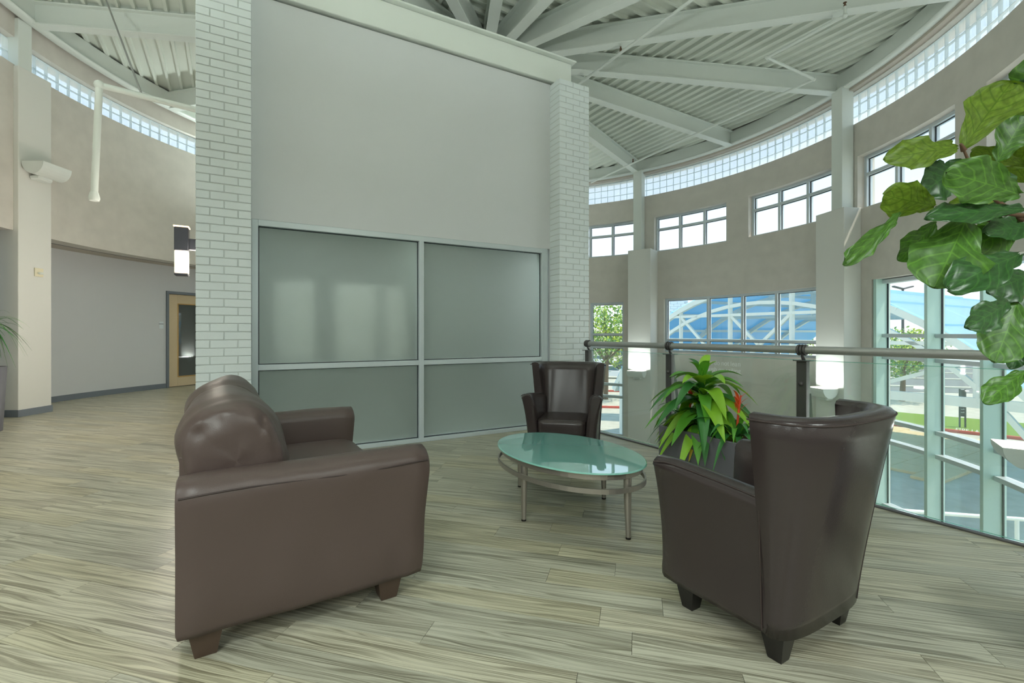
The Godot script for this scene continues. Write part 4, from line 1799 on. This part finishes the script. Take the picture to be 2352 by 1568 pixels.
func fig_leaf(b: Vector3, tp: Vector3, wid: float, nrm: Vector3, bend: float, sd: int) -> SurfaceTool:
	var st := new_st()
	st.set_smooth_group(0)
	var lng := (tp - b).length()
	var x := (tp - b) / lng
	var z := (nrm - x * nrm.dot(x)).normalized()
	var y := z.cross(x)
	var nz := noise(1.6, FastNoiseLite.TYPE_SIMPLEX_SMOOTH, sd, 2)
	var nu := 20
	var nv := 12
	var grid: Array = []
	for i in nu + 1:
		var u := 0.5 - 0.5 * cos(PI * i / nu)
		var w: float = pow(maxf(0.0, sin(PI * pow(clampf(u, 0.0, 1.0), 1.4))), 0.5) * (1.0 - 0.30 * exp(-pow((u - 0.33) / 0.16, 2.0)))
		w = maxf(w, 0.10 * (1.0 - u)) * wid * 0.5
		w *= 1.0 + 0.06 * sin(u * 23.0 + sd)
		var row: Array = []
		for k in nv + 1:
			var v := float(k) / nv * 2.0 - 1.0
			var dz := -bend * lng * (u - 0.35) * (u - 0.35) + 0.10 * absf(v) * w * (1.0 - 0.4 * u)
			dz += nz.get_noise_2d(u * 3.0, v * 1.5) * 0.05 * lng * absf(v)
			dz += sin(u * 17.0 + absf(v) * -3.0 + sd) * 0.006 * absf(v)
			row.append([b + x * (u * lng) + y * (v * w) + z * dz, Vector2(u, (v + 1.0) * 0.5)])
		grid.append(row)
	for i in nu:
		for k in nv:
			for e in [[0, 0], [1, 1], [0, 1], [0, 0], [1, 0], [1, 1]]:
				var g: Array = grid[i + e[0]][k + e[1]]
				st.set_uv(g[1])
				st.add_vertex(g[0])
	return st

func build_fig() -> void:
	var t := thing("fiddle_leaf_fig", "large fiddle leaf fig with big veined leaves reaching in from the right", "plant", Vector3(2.22, 0, -1.72))
	var st := new_st()
	lathe(st, Vector3(2.22, 0, -1.72), [Vector2(0.13, 0.0), Vector2(0.17, 0.02), Vector2(0.2, 0.4), Vector2(0.19, 0.4), Vector2(0.18, 0.36)], 28)
	obj("pot", st, M.planter).reparent(t)
	st = new_st()
	tube(st, [Vector3(2.22, 0.3, -1.72), Vector3(2.2, 0.9, -1.74), Vector3(2.16, 1.5, -1.74), Vector3(2.1, 2.2, -1.75)], [0.022, 0.02, 0.016, 0.010], 12)
	obj("trunk", st, M.bark).reparent(t)
	for b in FIG_BRANCHES:
		st = new_st()
		var pts: Array = []
		for p in b:
			pts.append(Vector3(p[0], p[1], p[2]))
		var rad: Array = []
		for i in pts.size():
			rad.append(lerpf(0.010, 0.004, float(i) / (pts.size() - 1)))
		tube(st, pts, rad, 8)
		obj("branch", st, M.bark).reparent(t)
	var i := 0
	for l in FIG_LEAVES:
		st = fig_leaf(Vector3(l[0], l[1], l[2]), Vector3(l[3], l[4], l[5]), l[6], Vector3(l[7], l[8], l[9]), l[10], i + 1)
		obj("leaf", st, M["fig_%d" % int(l[11])]).reparent(t)
		i += 1

func build_left_plant() -> void:
	var c := Vector2(-6.63, 5.9)
	var p := thing("tall_planter", "tall dark planter at the left edge of the picture", "planter", v3(c, 0.0))
	var st := new_st()
	lathe(st, v3(c, 0.0), [Vector2(0.145, 0.0), Vector2(0.185, 0.82), Vector2(0.17, 0.82), Vector2(0.165, 0.76)], 24)
	obj("pot", st, M.planter).reparent(p)
	var t := thing("ponytail_palm", "grassy plant with thin arching leaves at the left edge", "plant", v3(c, 0.74))
	var rng := RandomNumberGenerator.new()
	rng.seed = 12
	st = new_st()
	tube(st, [v3(c, 0.70), v3(c, 1.32)], [0.035, 0.02], 10)
	obj("stem", st, M.bark).reparent(t)
	for i in 90:
		st = strap_leaf(v3(c, 1.30 + rng.randf_range(-0.06, 0.06)), rng.randf() * TAU, rng.randf_range(0.15, 0.42), rng.randf_range(0.1, 0.31), rng.randf_range(0.05, 0.68), rng.randf_range(0.011, 0.02), rng.randf_range(-0.3, 0.3), 8)
		obj("leaf", st, M["strap_%d" % [1, 2, 2][i % 3]]).reparent(t)

const FIG_BRANCHES := [
	[[2.014, 1.580, -1.740], [1.798, 1.653, -1.720], [1.639, 1.666, -1.680]],
	[[2.014, 1.580, -1.740], [1.738, 1.791, -1.740], [1.651, 1.917, -1.710]],
	[[2.014, 1.451, -1.740], [1.832, 1.381, -1.680], [1.791, 1.361, -1.660]],
	[[1.997, 1.677, -1.740], [1.606, 1.704, -1.720], [1.558, 1.712, -1.720]],
	[[2.014, 1.224, -1.740], [1.759, 1.122, -1.600]],
	[[1.651, 1.917, -1.710], [1.629, 1.936, -1.700]],
]
const FIG_LEAVES := [
	[1.640, 1.924, -1.700, 1.782, 2.158, -1.660, 0.170, -0.576, 0.215, 0.789, 0.250, 0.000],
	[1.629, 1.924, -1.700, 1.317, 1.862, -1.620, 0.115, 0.242, 0.036, 0.970, 0.200, 0.000],
	[1.720, 1.899, -1.780, 1.552, 1.780, -1.760, 0.154, 0.118, -0.001, 0.993, 0.100, 2.000],
	[1.741, 1.722, -1.600, 1.430, 1.770, -1.520, 0.154, 0.173, -0.384, 0.907, 0.150, 1.000],
	[1.558, 1.714, -1.720, 1.328, 1.735, -1.660, 0.137, 0.153, -0.591, 0.792, 0.150, 0.000],
	[1.384, 1.678, -1.660, 1.129, 1.482, -1.580, 0.077, 0.329, -0.043, 0.943, 0.100, 1.000],
	[1.615, 1.658, -1.660, 1.447, 1.411, -1.600, 0.228, -0.365, 0.447, 0.816, 0.120, 1.000],
	[1.580, 1.664, -1.740, 1.427, 1.519, -1.720, 0.104, 0.112, 0.019, 0.993, 0.100, 1.000],
	[1.784, 1.681, -1.620, 1.397, 1.645, -1.560, 0.100, 0.088, 0.492, 0.866, 0.100, 2.000],
	[1.744, 1.524, -1.600, 1.461, 1.416, -1.540, 0.147, -0.051, 0.586, 0.809, 0.250, 2.000],
	[1.925, 1.674, -1.760, 1.709, 1.573, -1.720, 0.158, 0.099, 0.177, 0.979, 0.100, 1.000],
	[1.891, 1.465, -1.700, 1.699, 1.398, -1.660, 0.144, 0.074, 0.346, 0.935, 0.200, 2.000],
	[1.794, 1.364, -1.660, 1.676, 1.151, -1.620, 0.147, -0.419, 0.386, 0.822, 0.150, 1.000],
	[1.706, 1.360, -1.600, 1.521, 1.273, -1.540, 0.106, 0.216, 0.201, 0.956, 0.300, 2.000],
	[1.737, 1.124, -1.580, 1.561, 1.029, -1.540, 0.085, -0.223, 0.703, 0.675, 0.200, 1.000],
	[1.998, 1.897, -1.820, 1.775, 1.943, -1.800, 0.087, -0.092, -0.730, 0.677, 0.100, 0.000],
	[1.803, 1.884, -1.740, 1.869, 2.044, -1.700, 0.124, -0.450, -0.037, 0.892, 0.150, 1.000],
	[2.030, 2.109, -1.840, 1.889, 2.107, -1.800, 0.108, 0.170, -0.811, 0.560, 0.100, 0.000],
	[1.898, 2.143, -1.720, 1.797, 2.141, -1.680, 0.052, 0.152, -0.930, 0.335, 0.100, 2.000],
	[1.910, 1.777, -1.840, 1.710, 1.755, -1.820, 0.076, 0.132, -0.341, 0.931, 0.100, 0.000],
	[1.872, 1.231, -1.720, 1.815, 1.120, -1.700, 0.063, -0.409, 0.361, 0.838, 0.100, 2.000],
	[1.926, 1.640, -1.720, 1.692, 1.614, -1.660, 0.105, 0.188, 0.391, 0.901, 0.100, 2.000],
	[1.957, 1.451, -1.740, 1.828, 1.250, -1.700, 0.123, -0.416, 0.427, 0.803, 0.100, 2.000],
	[1.834, 1.963, -1.860, 1.924, 1.753, -1.840, 0.140, -0.576, -0.170, 0.800, 0.100, 2.000],
	[2.093, 1.858, -1.900, 1.945, 1.984, -1.860, 0.142, -0.470, -0.717, 0.514, 0.100, 0.000],
	[1.920, 1.351, -1.700, 1.952, 1.194, -1.660, 0.175, -0.640, 0.065, 0.766, 0.100, 1.000],
	[1.920, 1.573, -1.700, 1.965, 1.693, -1.620, 0.188, -0.842, -0.041, 0.538, 0.100, 1.000],
	[1.926, 1.944, -1.720, 1.998, 2.075, -1.660, 0.192, -0.719, 0.079, 0.690, 0.100, 0.000],
	[1.965, 2.082, -1.740, 1.936, 2.284, -1.700, 0.179, -0.832, -0.221, 0.509, 0.100, 1.000],
	[2.049, 1.893, -1.800, 2.325, 1.949, -1.860, 0.190, 0.203, 0.048, 0.978, 0.100, 1.000],
	[2.049, 1.491, -1.800, 2.325, 1.465, -1.860, 0.190, 0.195, -0.161, 0.968, 0.100, 1.000],
]

# ------------------------------------------------------------------ outside
const GY := -4.0

func build_outside() -> void:
	mat("concrete", c8(206, 206, 196), 0.9)
	textured(M.concrete, noise_tex(0.02, c8(225, 222, 210), c8(255, 254, 246), 61), 0.12)
	mat("asphalt", c8(120, 124, 122), 0.9)
	mat("grass", c8(150, 180, 92), 0.95)
	textured(M.grass, noise_tex(0.1, c8(150, 176, 84), c8(236, 232, 150), 62), 0.8)
	mat("curb_red", c8(206, 78, 66), 0.8)
	mat("white_steel", c8(222, 232, 226), 0.45)
	var cb := mat("canopy_blue", c8(124, 176, 200), 0.25)
	cb.backlight_enabled = true
	cb.backlight = Color(0.40, 0.68, 0.82)
	cb = mat("canopy_top", c8(186, 224, 240), 0.3)
	cb.backlight_enabled = true
	cb.backlight = Color(0.7, 0.9, 1.0)
	mat("paver", c8(216, 196, 150), 0.9)
	mat("cream_wall", c8(236, 226, 206), 0.85)
	mat("car_white", c8(238, 240, 242), 0.25)
	mat("car_dark", c8(70, 80, 88), 0.25)
	mat("car_glass", c8(60, 90, 104), 0.1)
	mat("sign_dark", c8(74, 76, 80), 0.6)
	mat("letters", c8(244, 246, 244), 0.6)
	for k in 3:
		var m := mat("tree_%d" % k, [c8(190, 206, 84), c8(128, 166, 84), c8(92, 138, 84)][k], 0.7)
		m.backlight_enabled = true
		m.backlight = Color(0.35, 0.4, 0.12)
	var st := new_st()
	bevel_box(st, Vector3(40, GY - 0.25, -90), Vector3(420, 0.5, 400))
	setting("ground", st, M.concrete, "pale sunlit concrete outside the building")
	st = new_st()
	prism(st, PackedVector2Array([Vector2(26, 44), Vector2(120, 20), Vector2(160, 110), Vector2(34, 96)]), GY, GY + 0.02)
	setting("ground_asphalt", st, M.asphalt, "dark parking lot far outside on the right")
	st = new_st()
	for k in 5:
		var y := 47.0 + k * 9.0
		prism(st, PackedVector2Array([Vector2(30 + k * 3, y), Vector2(118, y - 22), Vector2(118, y - 21.0), Vector2(30 + k * 3, y + 1.0)]), GY + 0.02, GY + 0.12)
	setting("ground_islands", st, M.concrete)
	st = new_st()
	prism(st, PackedVector2Array([Vector2(-30, 48), Vector2(22, 46), Vector2(24, 70), Vector2(-30, 74)]), GY, GY + 0.02)
	setting("ground_lane", st, M.asphalt_pale if M.has("asphalt_pale") else M.concrete)
	# grass island with its red kerb and lettering
	st = new_st()
	prism(st, PackedVector2Array([Vector2(19.5, 28.8), Vector2(22.9, 25.05), Vector2(23.95, 23.95), Vector2(29.5, 18.4), Vector2(34, 22), Vector2(24.0, 31.0)]), GY, GY + 0.14)
	stuff(tag(obj("grass_island", st, M.grass), "sunlit grass island outside on the right", "grass"))
	st = new_st()
	wall_box(st, Vector2(19.5, 28.7), Vector2(29.5, 18.2), -0.16, 0.0, GY, GY + 0.16, 0.02)
	var kerb := tag(obj("red_kerb", st, M.curb_red), "red painted kerb with white lettering along the grass island", "kerb")
	var f := SystemFont.new()
	f.font_names = PackedStringArray(["Droid Sans"])
	var tm := TextMesh.new()
	tm.text = "FIRE LANE"
	tm.font = f
	tm.font_size = 32
	tm.pixel_size = 0.0085
	tm.depth = 0.01
	var lt := MeshInstance3D.new()
	lt.name = "lettering"
	lt.mesh = tm
	lt.set_surface_override_material(0, M.letters)
	kerb.add_child(lt, true)
	var kd := Vector3(10.0, 0, 10.5).normalized()
	var kn := kd.cross(Vector3.UP)
	var kup := (Vector3.UP * 0.55 - kn * 0.83).normalized()
	lt.global_transform = Transform3D(Basis(kd, kup, kd.cross(kup)), Vector3(23.75, GY + 0.175, -24.18))
	for k in 2:
		st = new_st()
		var z: float = [41.8, 32.4][k]
		wall_box(st, Vector2(-4, z + 2.0), Vector2(16, z - 1.4), 0.0, 0.16, GY, GY + 0.15, 0.02)
		tag(obj("red_kerb", st, M.curb_red), ["red painted kerb line far beyond the narrow window", "thin red painted kerb line nearer the narrow window"][k], "kerb")
	# address post
	var ap := thing("address_post", "dark double post with sideways white numerals on the grass island", "sign", Vector3(24.35, GY + 0.14, -25.3))
	st = new_st()
	for x in [-0.2, 0.2]:
		bevel_box(st, Vector3(x, 1.15, 0), Vector3(0.14, 2.3, 0.14), 0.01)
	obj("posts", st, M.sign_dark, ap)
	st = new_st()
	bevel_box(st, Vector3(0, 1.45, 0.03), Vector3(0.34, 1.6, 0.06), 0.01)
	obj("plate", st, M.sign_dark, ap)
	var nm := TextMesh.new()
	nm.text = "11"
	nm.font = f
	nm.font_size = 32
	nm.pixel_size = 0.0105
	nm.depth = 0.01
	var no := MeshInstance3D.new()
	no.name = "numerals"
	no.mesh = nm
	no.set_surface_override_material(0, M.letters)
	ap.add_child(no, true)
	no.transform = Transform3D(Basis(Vector3.BACK, -HALF_PI), Vector3(0, 1.0, 0.075))
	ap.rotation.y = deg_to_rad(-40.0)
	ap.scale = Vector3(0.55, 0.9, 0.55)
	build_canopy()
	# stone pavers and a white handrail near the building
	var pv := setting("ground_pavers", null, null, "beige stone pavers near the curtain wall")
	var pm: ArrayMesh
	var ps := new_st()
	bevel_box(ps, Vector3.ZERO, Vector3(1.18, 0.12, 0.88), 0.02)
	pm = mesh_of(ps)
	for i in 8:
		for k in 7:
			var o := obj("paver", pm, M.paver, pv)
			var u := Vector2(0.866, 0.5)
			var w := Vector2(0.5, -0.866)
			o.position = v3(Vector2(12.4, 21.5) + u * (i * 1.2 + (0.6 if k % 2 else 0.0)) + w * (k * 0.9), GY + 0.05)
			o.rotation.y = atan2(u.y, u.x)
	var hr := thing("outdoor_handrail", "white outdoor handrail below the curtain wall", "railing", Vector3(10.4, GY, -10.8))
	st = new_st()
	tube(st, [Vector3(-2.2, 1.05, -0.5), Vector3(2.6, 1.05, 0.6)], 0.045, 10)
	tube(st, [Vector3(-2.2, 0.55, -0.5), Vector3(2.6, 0.55, 0.6)], 0.03, 10)
	obj("rails", st, M.white_steel, hr)
	for k in 4:
		st = new_st()
		var u := k / 3.0
		var p := Vector3(-2.2, 0, -0.5).lerp(Vector3(2.6, 0, 0.6), u)
		tube(st, [p, p + Vector3(0, 1.05, 0)], 0.04, 10)
		obj("post", st, M.white_steel, hr)
	# trees
	tree("leafy tree with yellow-green leaves outside the narrow window", Vector3(7.4, GY, -37.0), 8.6, 3.6, 900, 1)
	tree("tree with sparse leaves further left outside the narrow window", Vector3(2.4, GY, -43.0), 9.5, 2.4, 400, 2)
	tree("round green tree below the canopy roof outside on the right", Vector3(30.0, GY, -36.0), 5.6, 2.8, 500, 3)
	tree("green tree behind the canopy trusses outside", Vector3(27.0, GY, -48.0), 6.2, 3.4, 400, 4)
	tree("dark tree further along behind the parking lot", Vector3(46.0, GY, -60.0), 6.0, 4.0, 400, 5)
	# street lamp
	var sl := thing("street_lamp", "tall street lamp with two heads beyond the canopy", "street lamp", Vector3(33.4, GY, -40.0))
	st = new_st()
	tube(st, [Vector3.ZERO, Vector3(0, 9.0, 0)], [0.12, 0.09], 10)
	obj("pole", st, M.sign_dark, sl)
	for s in [-1.0, 1.0]:
		st = new_st()
		bar(st, Vector3(0, 9.0, 0), Vector3(s * 0.85, 9.22, 0), 0.3, 0.12, 0.03)
		obj("head", st, M.sign_dark, sl)
	# far building with a window, parked cars
	var fb := thing("far_building", "cream building with a paned window beyond the parked cars", "building", Vector3(17.5, GY, -84.0))
	st = new_st()
	bevel_box(st, Vector3(8, 3.0, 0), Vector3(26, 6.0, 6), 0.05)
	obj("wall", st, M.cream_wall, fb)
	for c in 4:
		for r in 2:
			st = new_st()
			bevel_box(st, Vector3(0.8 + c * 0.95, 1.9 + r * 1.3, 3.0), Vector3(0.85, 1.15, 0.1))
			obj("pane", st, M.car_glass, fb)
	st = new_st()
	bevel_box(st, Vector3(0.0, 2.6, 3.05), Vector3(0.35, 2.8, 0.2))
	obj("pilaster", st, M.paver, fb)
	car("white car parked nearest the far building", Vector3(15.0, GY, -77.5), 1.2, M.car_white)
	car("white car parked further right beyond the narrow window", Vector3(18.6, GY, -71.0), 1.1, M.car_white)
	car("dark car parked in front of the white cars", Vector3(15.9, GY, -64.0), 1.15, M.car_dark)
	car("white van standing closest to the narrow window", Vector3(11.4, GY, -54.0), 1.3, M.car_white)
	# brick corner of the neighbouring wing
	var bw := thing("brick_wing", "pale brick corner of the neighbouring wing left of the canopy", "building", Vector3(9.45, GY, -27.0))
	st = new_st()
	bevel_box(st, Vector3(0.0, 3.7, -1.2), Vector3(1.4, 7.4, 2.4))
	obj("wall", st, M.mortar, bw)
	var bst := new_st()
	bevel_box(bst, Vector3.ZERO, Vector3(0.38, 0.13, 0.04), 0.008)
	var bm := mesh_of(bst)
	for r in 18:
		for c in 3:
			var o := obj("brick", bm, M.brick, bw)
			o.position = Vector3(0.48 - c * 0.4 - (0.2 if r % 2 else 0.0), 4.8 + r * 0.145, 0.0)

func car(label: String, at: Vector3, turn: float, m: Material) -> void:
	var t := thing("parked_car", label, "car", at, turn, "cars parked outside")
	var st := new_st()
	var body: Array = []
	var cab: Array = []
	for x in [-0.86, -0.8, 0.8, 0.86]:
		var k: float = 0.96 if absf(x) > 0.83 else 1.0
		var ring := PackedVector3Array()
		for p in [Vector2(-2.2, 0.35), Vector2(2.2, 0.35), Vector2(2.25, 0.62), Vector2(2.0, 0.86), Vector2(0.9, 0.95), Vector2(-1.9, 0.98), Vector2(-2.25, 0.85)]:
			ring.append(Vector3(x, p.y * k, p.x * k))
		body.append(ring)
	loft(st, body, true, false)
	obj("body", st, m, t)
	for x in [-0.78, -0.66, 0.66, 0.78]:
		var ring := PackedVector3Array()
		var top := 1.46 if absf(x) < 0.7 else 1.0
		for p in [Vector2(-1.85, 0.96), Vector2(0.95, 0.94), Vector2(0.2, top), Vector2(-1.3, top)]:
			ring.append(Vector3(x, p.y, p.x))
		cab.append(ring)
	st = new_st()
	loft(st, cab, true, false)
	obj("cabin", st, M.car_glass, t)
	st = new_st()
	bevel_box(st, Vector3(0, 1.475, -0.55), Vector3(1.34, 0.05, 1.5), 0.02)
	obj("roof", st, m, t)
	for x in [-0.8, 0.8]:
		for z in [-1.4, 1.35]:
			st = new_st()
			tube(st, [Vector3(x - 0.1, 0.32, z), Vector3(x + 0.1, 0.32, z)], 0.32, 14)
			obj("wheel", st, M.leg_black, t)

func tree(label: String, at: Vector3, high: float, rad: float, count: int, sd: int) -> void:
	var t := thing("tree", label, "tree", at, 0.0, "trees outside")
	var st := new_st()
	tube(st, [Vector3.ZERO, Vector3(0.1, high * 0.35, 0), Vector3(-0.1, high * 0.8, 0.1)], [0.2, 0.15, 0.05], 8)
	for i in 5:
		var a := i * 1.3 + sd
		tube(st, [Vector3(0, high * 0.35, 0), Vector3(cos(a) * rad * 0.7, high * (0.55 + 0.06 * i), sin(a) * rad * 0.7)], [0.09, 0.03], 6)
	obj("trunk", st, M.bark, t)
	var rng := RandomNumberGenerator.new()
	rng.seed = sd * 91
	for k in 3:
		st = new_st()
		st.set_smooth_group(0xFFFFFFFF)
		for i in count / 3:
			var a := rng.randf() * TAU
			var b := acos(rng.randf_range(-1.0, 1.0))
			var r := rad * pow(rng.randf(), 0.45)
			var p := Vector3(sin(b) * cos(a) * r, high * 0.64 + cos(b) * r * high * 0.36 / rad, sin(b) * sin(a) * r)
			for j in 5:
				var c := p + Vector3(rng.randf_range(-1, 1), rng.randf_range(-1, 1), rng.randf_range(-1, 1)) * 0.32
				var bs := Basis.from_euler(Vector3(rng.randf() * 6.0, rng.randf() * 6.0, rng.randf() * 6.0))
				var s := rng.randf_range(0.09, 0.17)
				st.add_vertex(c + bs * Vector3(-s, 0, 0))
				st.add_vertex(c + bs * Vector3(0, s * 0.6, 0))
				st.add_vertex(c + bs * Vector3(s * 1.3, 0, 0))
				st.add_vertex(c + bs * Vector3(-s, 0, 0))
				st.add_vertex(c + bs * Vector3(s * 1.3, 0, 0))
				st.add_vertex(c + bs * Vector3(0, -s * 0.6, 0))
		stuff(obj("foliage", st, M["tree_%d" % k], t))

func build_canopy() -> void:
	# barrel vault, its open gable towards the building
	var qp := Vector2(9.25, 17.51)
	var ax := Vector2(0.866, 0.5)
	var gg := Vector2(0.5, -0.866)
	var yc := -5.88
	var r := 9.0
	var t := thing("canopy", "barrel-vaulted entrance canopy with blue panels on white steel trusses", "canopy", v3(qp, GY))
	var put := func(called: String, st: SurfaceTool, m: Material) -> void:
		obj(called, st, m).reparent(t)
	var on := func(rr: float, deg: float, l: float) -> Vector3:
		var a := deg_to_rad(deg)
		return v3(qp + gg * (rr * sin(a)) + ax * l, yc + rr * cos(a))
	var lng := 15.0
	var span := 62.0
	# roof panels: each strip between two purlins and two arches
	var rows := 14
	for i in rows:
		var a0 := -span + 2.0 * span * i / rows
		var a1 := -span + 2.0 * span * (i + 1) / rows
		var st := new_st()
		var tr := PackedVector3Array()
		q(tr, on.call(r - 0.06, a0, 0.0), on.call(r - 0.06, a1, 0.0), on.call(r - 0.06, a1, lng), on.call(r - 0.06, a0, lng))
		emit(st, tr)
		put.call("lining_panel", st, M.canopy_blue)
		st = new_st()
		tr = PackedVector3Array()
		q(tr, on.call(r, a0 + 0.12, -0.1), on.call(r, a1 - 0.12, -0.1), on.call(r, a1 - 0.12, lng), on.call(r, a0 + 0.12, lng))
		q(tr, on.call(r, a1 - 0.12, -0.1), on.call(r, a1 - 0.12, lng), on.call(r + 0.06, a1, lng), on.call(r + 0.06, a1, -0.1))
		q(tr, on.call(r + 0.06, a1, -0.1), on.call(r + 0.06, a1, lng), on.call(r, a1 + 0.12, lng), on.call(r, a1 + 0.12, -0.1))
		emit(st, tr)
		put.call("roof_panel", st, M.canopy_top)
		st = new_st()
		bar(st, on.call(r - 0.14, a0, 0.0), on.call(r - 0.14, a0, lng), 0.05, 0.12)
		put.call("purlin", st, M.white_steel)
	for l in [0.0, 3.7, 7.4, 11.1]:
		for d in [[r - 0.02, 0.2, 0.2], [r - 0.62, 0.14, 0.13]]:
			if l > 0.0 and d[0] < r - 0.3:
				continue
			var st := new_st()
			for i in 26:
				var a0 := -span + 2.0 * span * i / 26.0
				var a1 := -span + 2.0 * span * (i + 1) / 26.0
				bar(st, on.call(d[0] - 0.12, a0, l), on.call(d[0] - 0.12, a1, l), d[1], d[2])
			put.call("arch", st, M.white_steel)
		# truss in the plane of the arch
		var yb := -0.60
		var yt := 1.95
		var tt := func(u: float, y: float) -> Vector3:
			return v3(qp + gg * u + ax * l, y)
		for y in ([yt, 0.95, yb] if l == 0.0 else [yt]):
			var half: float = sqrt(maxf(0.0, pow(r - 0.2, 2.0) - pow(y - yc, 2.0)))
			var st := new_st()
			bar(st, tt.call(-half, y), tt.call(half, y), 0.14, 0.26 if y == yb else 0.11)
			put.call("chord", st, M.white_steel)
		for u in ([-6.0, -3.6, -1.2, 1.2, 3.6, 6.0] if l == 0.0 else [-5.0, 0.0, 5.0]):
			var top: float = minf(yt + 1.2, yc + sqrt(pow(r - 0.2, 2.0) - u * u))
			var st := new_st()
			bar(st, tt.call(u, yb if l == 0.0 else yt), tt.call(u, top), 0.13, 0.13)
			put.call("strut", st, M.white_steel)
			if l > 0.0:
				continue
			st = new_st()
			var sgn := -1.0 if u > 0.0 else 1.0
			bar(st, tt.call(u, minf(yt, top)), tt.call(u + 2.4 * sgn, yb + 0.2), 0.11, 0.11)
			put.call("brace", st, M.white_steel)
	for l in [0.0, 7.4, 14.5]:
		for u in [-7.2, 7.2]:
			var st := new_st()
			tube(st, [v3(qp + gg * u + ax * l, GY), v3(qp + gg * u + ax * l, -0.6)], 0.2, 16)
			put.call("column", st, M.white_steel)
